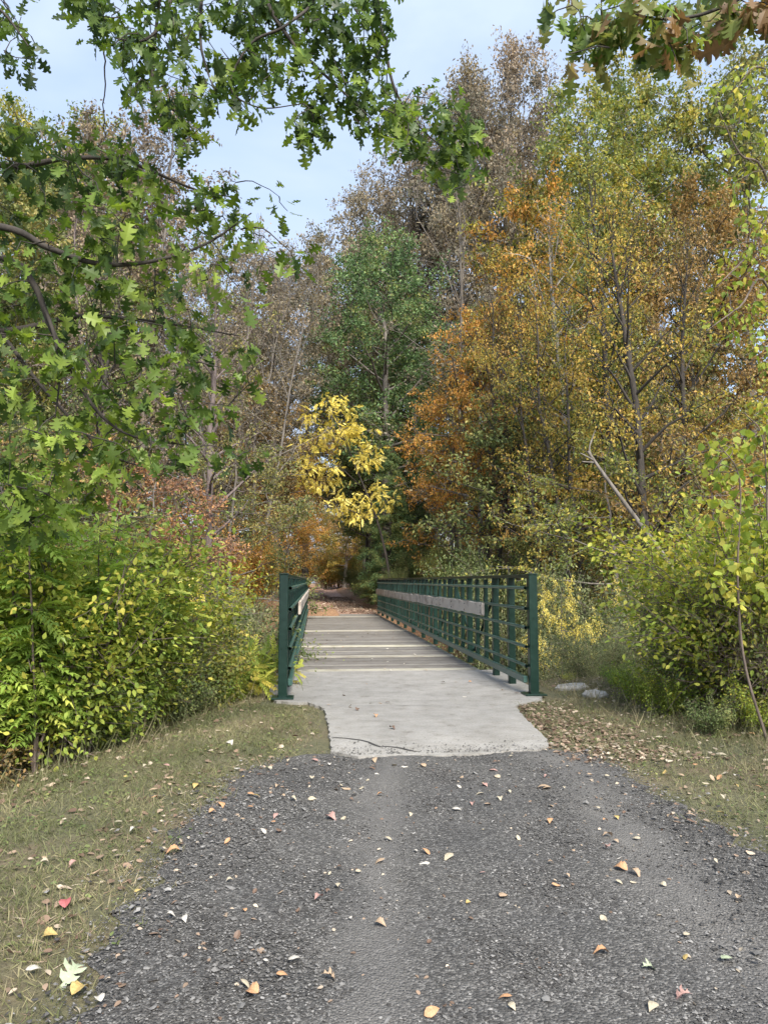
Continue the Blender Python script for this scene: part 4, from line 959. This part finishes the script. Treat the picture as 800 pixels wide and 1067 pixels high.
def inpoly(x, y, poly):
    c = False; n = len(poly)
    for i in range(n):
        x1, y1 = poly[i]; x2, y2 = poly[(i+1) % n]
        if (y1 > y) != (y2 > y) and x < (x2-x1)*(y-y1)/(y2-y1)+x1: c = not c
    return c
def fill_targets(r, poly, n, D0, D1, mind=10):
    xs = [p[0] for p in poly]; ys_ = [p[1] for p in poly]; out = []; pts = []; tries = 0
    while len(out) < n and tries < n*40:
        tries += 1; x, y = r.uniform(min(xs), max(xs)), r.uniform(min(ys_), max(ys_))
        if not inpoly(x, y, poly): continue
        if any((x-a)**2+(y-b)**2 < mind**2 for a, b in pts[-220:]): continue
        pts.append((x, y)); out.append(at(x, y, r.uniform(D0, D1)))
    return out

# ---- the oak whose boughs hang in from the left and across the top
r = np.random.default_rng(77); tb = Tubes(); lv = Leaves()
ox, oy = -4.6, 5.2; oz = float(ground_z(ox, oy))
trunk = limb(tb, [(ox, oy, oz-.1), (ox+.05, oy, 1.5), (ox-.05, oy+.1, 3.5), (ox+.1, oy, 6), (ox, oy-.1, 9), (ox+.3, oy, 12.5)], .34, .07, 12)
A_ = lambda x, y, D: tuple(at(x, y, D))
b1 = limb(tb, [(ox, oy+.05, 2.9), A_(-150, 225, 5.0), A_(0, 236, 5.0), A_(50, 258, 5.05), A_(105, 275, 5.1), A_(160, 272, 5.2), A_(215, 254, 5.3), A_(262, 222, 5.4)], .034, .005)
b2 = limb(tb, [(ox, oy+.05, 2.6), A_(-150, 240, 5.2), A_(0, 268, 5.2), A_(34, 294, 5.2), A_(55, 345, 5.2), A_(80, 395, 5.3), A_(105, 432, 5.3), A_(140, 455, 5.4), A_(205, 465, 5.5)], .034, .004)
b3 = limb(tb, [A_(40, 305, 5.2), A_(57, 350, 5.15), A_(62, 395, 5.1), A_(58, 432, 5.1)], .016, .004)
b4 = limb(tb, [(ox, oy, 3.6), A_(-120, 130, 5.6), A_(0, 172, 5.7), A_(70, 165, 5.8), A_(130, 168, 5.9), A_(205, 198, 6.0), A_(248, 206, 6.1)], .036, .004)
b5 = limb(tb, [(ox, oy, 2.6), A_(-120, 330, 6.0), A_(0, 345, 6.1), A_(80, 330, 6.2), A_(160, 335, 6.3), A_(250, 350, 6.4)], .045, .005)
b6 = limb(tb, [A_(0, 345, 6.1), A_(50, 410, 6.0), A_(110, 470, 6.0), A_(160, 490, 6.0)], .018, .004)
sk = np.vstack([b1[10:], b2[10:], b3, b4[8:], b5[8:], b6])
polyA = [(-60, 120), (30, 118), (95, 140), (150, 152), (172, 190), (205, 198), (225, 186), (262, 190), (318, 186), (322, 215), (310, 250), (322, 285), (318, 318), (285, 335), (262, 372), (272, 400), (262, 440), (272, 470), (225, 492), (150, 498), (95, 515), (60, 560), (-60, 560)]
tg = fill_targets(r, polyA, 275, 4.8, 6.3, 13)
tg = [p for p in tg if r.random() < (.95 if p[0] < X(215, p[1]) else .55)]
tips = colonize(tb, sk, tg, r); clusters(lv, tips, r, (6, 12), (.075, .155), spread=.09)
# upper limb running across above the frame, with boughs drooping into view
top = limb(tb, [(ox+.02, oy, 4.4), (-3.0, 5.0, 5.9), (-1.3, 4.9, 6.45), (.3, 5.0, 6.5), (1.4, 5.2, 6.3)], .11, .02, 10)
c1 = limb(tb, [tuple(top[12]), A_(176, -30, 5.0), A_(172, 18, 4.95), A_(150, 42, 4.9), A_(120, 40, 4.9)], .022, .004)
c2 = limb(tb, [tuple(top[14]), A_(212, -20, 5.0), A_(209, 40, 4.95), A_(215, 70, 4.9), A_(224, 95, 4.85)], .016, .004)
c3 = limb(tb, [tuple(top[16]), A_(278, -15, 5.0), A_(300, 38, 5.0), A_(330, 70, 5.0), A_(362, 100, 5.0), A_(385, 122, 5.0)], .022, .004)
c4 = limb(tb, [tuple(top[13]), A_(160, 60, 5.3), A_(165, 100, 5.3), A_(195, 130, 5.2), A_(180, 165, 5.2)], .014, .004)
c5 = limb(tb, [tuple(top[20]), A_(395, -10, 5.2), A_(400, 40, 5.2), A_(412, 95, 5.2), A_(440, 135, 5.2), A_(470, 160, 5.2)], .020, .004)
c6 = limb(tb, [tuple(top[16]), A_(330, -15, 5.1), A_(300, 25, 4.9), A_(262, 45, 4.9), A_(240, 90, 4.9), A_(270, 112, 4.9), A_(316, 108, 4.9)], .014, .003)
c7 = limb(tb, [tuple(top[8]), A_(-20, -20, 4.7), A_(10, 20, 4.7), A_(30, 48, 4.7)], .016, .004)
sk = np.vstack([x[6:] for x in (c1, c2, c3, c4, c5, c6, c7)])
regions = [([(-40, -30), (24, -30), (30, 20), (55, 70), (40, 78), (15, 58), (-40, 66)], 22), ([(62, -25), (100, -25), (96, 12), (66, 8)], 6),
 ([(86, 0), (110, -20), (235, -20), (232, 22), (200, 30), (195, 62), (150, 66), (125, 48), (90, 45)], 46), ([(130, 70), (185, 66), (215, 80), (218, 150), (196, 150), (182, 118), (150, 108), (130, 104)], 26),
 ([(236, -20), (400, -20), (404, 40), (388, 58), (330, 60), (296, 40), (240, 50)], 66), ([(225, 50), (262, 50), (268, 120), (232, 118)], 16), ([(262, 50), (330, 56), (300, 80), (268, 90)], 12),
 ([(304, 78), (332, 78), (345, 142), (312, 150), (300, 120)], 13), ([(335, 58), (400, 50), (404, 112), (396, 142), (372, 130), (352, 96)], 24), ([(398, 90), (440, 84), (500, 128), (505, 165), (472, 202), (440, 176), (405, 150)], 42), ([(462, 100), (480, 98), (488, 126), (470, 128)], 3)]
tg = []
for pl, n in regions: tg += fill_targets(r, pl, int(n*1.25), 4.7, 5.5, 7)
tips = colonize(tb, sk, tg, r, sag=.05); clusters(lv, tips, r, (4, 8), (.075, .135), droop=.85)
# the rest of the crown, out of frame, so that the tree is whole
for i in range(13):
    az = r.uniform(0, 6.28); z = r.uniform(7.5, 12); p = np.array([ox+math.cos(az)*r.uniform(1.5, 4), oy+math.sin(az)*r.uniform(1.5, 4), z+1.2])
    if p[0] > -2.2 and 0 < p[1] : continue
    q = trunk[np.argmin(np.abs(trunk[:, 2]-(z-.6)))]; b = limb(tb, [tuple(q), tuple((q+p)/2+r.normal(0, .15, 3)), tuple(p)], .05, .006, 5)
    tips = colonize(tb, b[4:], [b[-1]+r.normal(0, .8, 3) for _ in range(16)], r); clusters(lv, tips, r, (6, 10), (.11, .17))
e = tag(empty('oak_tree', (0, 0, 0)), 'green leaved oak overhanging from the left edge and across the top of the sky', 'tree')
link('trunk', tb.mesh('trunk'), M['darkbark'], e); link('crown', lv.mesh('crown', OAK, curl=True), M['oak'], e)

# ---- the turning oak whose leaves hang into the top right corner
r = np.random.default_rng(78); tb = Tubes(); lv = Leaves()
ox, oy = 4.4, 2.2; oz = float(ground_z(ox, oy))
trunk = limb(tb, [(ox, oy, oz-.1), (ox-.05, oy, 2), (ox+.05, oy, 4.5), (ox, oy+.1, 7), (ox, oy, 10.5)], .27, .05, 12)
top = limb(tb, [(ox, oy, 3.4), (3.4, 2.9, 4.3), (2.6, 3.3, 4.75), (1.6, 3.5, 4.8), (.9, 3.6, 4.65)], .05, .006)
d1 = limb(tb, [tuple(top[12]), A_(800, -20, 3.4), A_(740, 12, 3.4), A_(690, 20, 3.4), A_(650, 12, 3.4)], .014, .004)
sk = np.vstack([top[8:], d1])
tg = []
for pl, n in (([(572, -20), (665, -20), (660, 14), (640, 60), (622, 50), (610, 38), (592, 62), (572, 40)], 22), ([(662, -20), (730, -20), (722, 62), (700, 72), (672, 52)], 20), ([(725, -20), (830, -20), (830, 5), (760, 22), (735, 40)], 22)):
    tg += fill_targets(r, pl, n, 3.2, 3.8, 8)
tips = colonize(tb, sk, tg, r, sag=.03); clusters(lv, tips, r, (4, 8), (.09, .15), droop=1.7)
for i in range(11):
    az = r.uniform(0, 6.28); z = r.uniform(6.5, 10); p = np.array([ox+math.cos(az)*r.uniform(1.2, 3), oy+math.sin(az)*r.uniform(1.2, 3), z+1.0])
    q = trunk[np.argmin(np.abs(trunk[:, 2]-(z-.6)))]; b = limb(tb, [tuple(q), tuple((q+p)/2+r.normal(0, .12, 3)), tuple(p)], .04, .006, 5)
    if p[0] < 3.0 and p[1] > 1: continue
    tips = colonize(tb, b[4:], [b[-1]+r.normal(0, .7, 3) for _ in range(14)], r); clusters(lv, tips, r, (6, 10), (.11, .17))
e = tag(empty('oak_tree', (0, 0, 0)), 'oak with browning leaves hanging into the top right corner', 'tree')
link('trunk', tb.mesh('trunk'), M['darkbark'], e); link('crown', lv.mesh('crown', OAK, curl=True), M['oakturn'], e)

# ---- slender tree at the right edge with drooping green and yellow sprays
r = np.random.default_rng(79); tb = Tubes(); lv = Leaves()
ox, oy = 5.1, 6.9; oz = float(ground_z(ox, oy))
trunk = limb(tb, [(ox, oy, oz-.1), (ox-.1, oy, 1.5), (ox+.1, oy, 3.5), (ox, oy+.1, 5.5), (ox+.1, oy, 8)], .10, .02, 8)
sk = [trunk[4:]]
for pts in ([(5.0, 6.9, 2.6), A_(800, 300, 6.6), A_(770, 320, 6.4), A_(735, 345, 6.3)], [(5.0, 6.9, 3.6), A_(800, 190, 6.6), A_(770, 160, 6.4), A_(745, 108, 6.3)], [(5.1, 6.9, 3.2), A_(815, 230, 6.6), A_(775, 270, 6.5), A_(745, 300, 6.4)], [(5.1, 6.9, 4.5), A_(830, 110, 6.6), A_(790, 70, 6.5), A_(765, 95, 6.4)]):
    sk.append(limb(tb, pts, .018, .004))
tg = fill_targets(r, [(738, 95), (775, 60), (860, 40), (860, 420), (778, 420), (790, 372), (752, 352), (735, 330), (765, 300), (748, 268), (770, 230), (762, 190), (742, 150)], 210, 6.1, 7.0, 7)
tips = colonize(tb, np.vstack(sk), tg, r, sag=.08); clusters(lv, tips, r, (5, 12), (.045, .085), droop=.9, spread=.10)
e = tag(empty('slender_tree', (0, 0, 0)), 'slender tree at the right edge with drooping green and yellow sprays', 'tree')
link('trunk', tb.mesh('trunk'), M['twig'], e); link('crown', lv.mesh('crown', OVATE, curl=True), M['yelgreen'], e)

# ---- vine of broad heart shaped leaves at the right
r = np.random.default_rng(80); tb = Tubes(); lv = Leaves()
bx, by = 3.95, 6.3; bz = float(ground_z(bx, by))
sk = []
for pts in ([(bx, by, bz), A_(775, 690, 6.3), A_(768, 600, 6.2), A_(770, 500, 6.1), A_(745, 460, 6.0)], [(bx+.3, by, bz), A_(810, 680, 6.2), A_(800, 560, 6.1), A_(795, 460, 6.0), A_(775, 430, 6.0)]):
    sk.append(limb(tb, pts, .014, .004))
tg = fill_targets(r, [(722, 470), (742, 440), (776, 455), (800, 425), (860, 420), (860, 640), (745, 640), (725, 600), (752, 560), (722, 520)], 120, 5.8, 6.7, 8)
tips = colonize(tb, np.vstack(sk), tg, r, sag=.08); clusters(lv, tips, r, (4, 9), (.045, .085), droop=.6, spread=.08)
e = tag(empty('climbing_vine', (0, 0, 0)), 'vine of broad yellowing heart shaped leaves climbing at the right edge', 'vine')
link('stems', tb.mesh('stems'), M['twig'], e); link('leaves', lv.mesh('leaves', HEART, curl=True), M['yelgreen'], e)

# ---- yellow sprays over the far trail
r = np.random.default_rng(81); tb = Tubes(); lv = Leaves(); Dy = 34
bx = X(408, Dy); bz = float(ground_z(bx, Dy))
b = limb(tb, [(bx, Dy, bz-.1), tuple(at(404, 590, Dy)), tuple(at(392, 540, Dy)), tuple(at(372, 490, Dy)), tuple(at(352, 440, Dy)), tuple(at(345, 415, Dy))], .07, .02)
sk = [b[8:]]
for pts in (((392, 540), (360, 530), (330, 515)), ((380, 510), (345, 480), (314, 470)), ((372, 490), (388, 470), (402, 464)), ((360, 460), (335, 440), (318, 430)), ((392, 540), (405, 520), (416, 522))):
    sk.append(limb(tb, [A_(x_, y_, Dy+r.uniform(-.8, .8)) for x_, y_ in pts], .03, .012, 5))
tg = []
for pl, n in (([(338, 412), (356, 408), (372, 425), (374, 452), (350, 458), (335, 450)], 40), ([(308, 448), (342, 440), (350, 480), (322, 498), (306, 480)], 38), ([(355, 440), (376, 440), (370, 462), (352, 462)], 14),
  ([(372, 458), (398, 462), (396, 482), (372, 484)], 22), ([(312, 486), (355, 484), (350, 508), (312, 508)], 22), ([(348, 512), (392, 500), (415, 522), (395, 535), (368, 545), (346, 535)], 48), ([(320, 420), (332, 424), (328, 436), (314, 432)], 6)):
    tg += fill_targets(r, pl, int(n*1.3), Dy-1.6, Dy+1.4, 2)
tg += fill_targets(r, [(335, 410), (378, 415), (402, 460), (418, 525), (370, 545), (345, 530), (306, 500), (306, 450)], 22, Dy-1.8, Dy+1.8, 3)
tips = colonize(tb, np.vstack(sk), tg, r, sag=.05, r_tip=.008); clusters(lv, tips, r, (3, 7), (.16, .32), droop=.5, spread=.22, face=.5)
e = tag(empty('small_tree', (0, 0, 0)), 'small bright yellow tree leaning over the far trail', 'tree')
link('trunk', tb.mesh('trunk'), M['darkbark'], e); link('crown', lv.mesh('crown', PINN), M['yellow'], e)

# ---- leaning dead birch and fallen branch on the right
tb = Tubes()
limb(tb, [A_(694, 583, 13.5), A_(668, 548, 13.6), A_(640, 510, 13.7), A_(622, 485, 13.8), A_(612, 470, 13.8)], .05, .028)
limb(tb, [A_(624, 488, 13.8), A_(614, 470, 13.8), A_(617, 456, 13.9), A_(620, 448, 13.9)], .022, .008); limb(tb, [A_(619, 480, 13.8), A_(604, 472, 13.8)], .025, .01); limb(tb, [A_(618, 482, 13.8), A_(606, 481, 13.8)], .02, .01)
s0 = at(694, 583, 13.5); limb(tb, [(s0[0]+.9, 13.4, float(ground_z(s0[0]+.9, 13.4))-.1), (s0[0]+.35, 13.45, s0[2]-.9), tuple(s0)], .06, .05)
e = tag(link('dead_birch', tb.mesh('dead_birch'), M['bark']), 'dead pale birch stem leaning to the left above the right shrubs', 'dead tree')

# ---- bright sumac like saplings at the left
def pinnate_sapling(seed, x, y, H, Rad, n, size, mat, lab, tm=PINN_LONG, stems=7, cat='sapling', name='sumac_shrub'):
    r = np.random.default_rng(seed); tb = Tubes(); lv = Leaves(); z0 = float(ground_z(x, y))-.03
    for s in range(stems):
        az = r.uniform(0, 6.28); h = H*r.uniform(.55, 1.0); rr = Rad*r.uniform(.1, .8); t = np.linspace(0, 1, 8)[:, None]
        P = np.array([math.cos(az), math.sin(az), 0])*rr*t**1.4+np.array([0, 0, 1])*h*t+np.cumsum(r.normal(0, .02, (8, 3)), 0)*t
        tb.add(P, np.linspace(.014, .005, 8), 5, .5); k = n//stems
        u = r.uniform(.15, 1, k)**.8; Q = np.stack([np.interp(u, t[:, 0], P[:, c]) for c in range(3)], 1)
        a2 = r.uniform(0, 6.28, k); D = unit(np.stack([np.cos(a2), np.sin(a2), r.normal(.35, .35, k)], 1))
        lv.add(Q, D, unit(np.array([0, 0, 1.0])+r.normal(0, .35, (k, 3))), size*r.uniform(.6, 1.25, k), np.stack([r.random(k), np.full(k, r.random())*.5+r.random(k)*.5, r.random(k)], 1))
    e = tag(empty(name, (x, y, z0)), lab, cat)
    link('stems', tb.mesh('stems'), M['twig'], e); link('leaves', lv.mesh('leaves', tm), M[mat], e)
pinnate_sapling(301, X(-10, 6.3), 6.3, 3.0, 1.0, 620, .29, 'heaven', 'bright green feathery sapling cut by the left edge')
pinnate_sapling(302, X(45, 6.6), 6.6, 2.75, 1.0, 600, .28, 'heaven', 'bright green feathery sapling second from the left edge')
pinnate_sapling(303, X(100, 7.3), 7.3, 2.45, .9, 520, .27, 'heaven', 'feathery green sapling third from the left edge')
pinnate_sapling(304, X(150, 8.2), 8.2, 2.2, .85, 440, .26, 'yelgreen', 'yellow green feathery sapling midway along the left bank')
pinnate_sapling(305, X(212, 12.0), 12.0, 2.9, .75, 42, .60, 'yellow', 'sumac with drooping yellow fronds left of the bridge', stems=3)
pinnate_sapling(306, X(150, 13.0), 13.0, 3.1, .8, 42, .55, 'yellow', 'yellow fronded sumac further left behind the green saplings', stems=3)

SHR = {}
def shrub(kind, mat, x, y, H, label, wide=1.0, bark='twig', name='shrub'):
    if kind not in SHR:
        SHR[kind] = {'dense': lambda: (*grow_shrub(401, 1.6, 1.1, 40, 17000, .046, OVATE, .07, sub=9, lowleaf=0.02), 1.6),
                     'broad': lambda: (*grow_shrub(402, 1.8, 1.0, 30, 9500, .054, OVATE, .09, sub=8), 1.8),
                     'twiggy': lambda: (*grow_shrub(403, 1.9, 1.1, 60, 2600, .06, OVATE, .06, sub=12, r0=.008), 1.9),
                     'fern': lambda: (*grow_shrub(404, .8, .7, 20, 420, .26, PINN_LONG, .05, sub=3, r0=.005, droopy=.1), .8),
                     'weedy': lambda: (*grow_shrub(405, .8, .6, 30, 4200, .04, OVATE, .05, sub=5, r0=.004, lowleaf=0.0), .8)}[kind]()
    tm, lm, h0 = SHR[kind]; s = H/h0
    e = empty(name, (x, y, float(ground_z(x, y))-.02), rnd.uniform(0, 6.28), (s*wide, s*wide, s)); tag(e, label, 'shrub' if name != 'fern' else 'fern')
    link('stems', tm, M[bark], e); link('leaves', lm, M[mat], e)
    return e
def pshrub(kind, mat, px, D, yt, lab, **k):
    x = X(px, D); shrub(kind, mat, x, D, at(px, yt, D)[2]-float(ground_z(x, D)), lab, **k)
# left bank, lower layer
pshrub('twiggy', 'yelgreen', 25, 7.5, 630, 'open twiggy yellow green shrub at the left, beside the one cut by the edge')
pshrub('broad', 'yelgreen', 75, 7.0, 580, 'yellow green broad leaved shrub on the left bank')
pshrub('dense', 'heaven', 95, 8.2, 630, 'fresh leafy shrub under the left saplings')
pshrub('broad', 'yelgreen', 130, 8.6, 575, 'tallest yellow green shrub of the left bank')
pshrub('broad', 'yelgreen', 178, 9.4, 600, 'yellow green shrub beside the tallest one on the left bank')
pshrub('broad', 'heaven', 150, 9.0, 640, 'fresh green bush near the grass edge left of the bridge')
pshrub('twiggy', 'shrubgreen', 175, 8.7, 655, 'twiggy bush with bare stems at the grass edge, left of the bridge')
pshrub('weedy', 'greenyellow', 215, 9.0, 660, 'weedy clump with yellow flecks near the left end post')
pshrub('fern', 'yelgreen', 240, 9.4, 680, 'pale yellow green fern left of the left end post', name='fern')
pshrub('fern', 'yelgreen', 266, 10.0, 676, 'fern nearest the left end post', name='fern')
pshrub('weedy', 'shrubgreen', 256, 11.4, 655, 'leafy weeds on the bank below the left railing')
pshrub('dense', 'honeysuckle', 205, 12, 640, 'grey green bush below the left railing')
pshrub('weedy', 'shrubgreen', 85, 7.2, 690, 'low weeds at the foot of the left shrubs, midway')
pshrub('dense', 'heaven', 60, 8.5, 560, 'bright bush behind the left saplings')
pshrub('dense', 'olive', 5, 8.8, 540, 'olive bush behind the left saplings at the edge')
for i, (px, D, yt, mt, lab) in enumerate(((60, 7.1, 700, 'yelgreen', 'yellow green weeds at the grass edge, second clump from the left'), (115, 7.6, 700, 'heaven', 'fresh weeds at the grass edge below the feathery saplings'),
     (140, 8.1, 700, 'olive', 'dull olive weeds at the grass edge, mid left bank'), (168, 8.5, 695, 'yelgreen', 'pale weeds at the grass edge beside the twiggy bush'), (195, 8.5, 695, 'shrubgreen', 'green weeds at the grass edge right of the twiggy bush'),
     (228, 9.0, 695, 'heaven', 'fresh weeds just left of the ferns'), (-25, 6.4, 740, 'rust', 'rusty dry weeds at the left edge of the photo'), (30, 7.0, 745, 'rust', 'rusty dry weeds at the foot of the left shrubs'))):
    pshrub('weedy', mt, px, D, yt, lab)
# right bank
pshrub('broad', 'yelgreen', 738, 8.4, 540, 'yellow green shrub left of the vine on the right bank')
pshrub('broad', 'yelgreen', 770, 7.4, 550, 'yellow green shrub beneath the vine at the right')
pshrub('dense', 'yelgreen', 800, 7.6, 560, 'dense yellow green shrub cut by the right edge')
pshrub('twiggy', 'shrubgreen', 724, 7.8, 605, 'brown twiggy shrub nearly bare at the front of the right bank')
pshrub('twiggy', 'greenyellow', 768, 7.2, 605, 'brown twiggy shrub with a few yellow leaves, middle of the right bank')
pshrub('twiggy', 'shrubgreen', 812, 6.9, 620, 'brown twiggy shrub at the right edge')
pshrub('weedy', 'yelgreen', 662, 8.3, 690, 'low yellow green weeds at the left foot of the right shrubs')
pshrub('weedy', 'yelgreen', 690, 7.6, 700, 'low yellow green weeds in front of the bare twiggy shrub')
pshrub('weedy', 'yelgreen', 790, 6.6, 715, 'yellow green weeds at the front right of the right shrubs')
pshrub('weedy', 'shrubgreen', 735, 6.6, 725, 'small weeds at the grass edge under the right shrubs')
pshrub('weedy', 'heaven', 640, 9.6, 690, 'fresh green weeds right of the flat stones')
pshrub('weedy', 'yelgreen', 590, 10.2, 700, 'small pale weeds behind the flat stones')
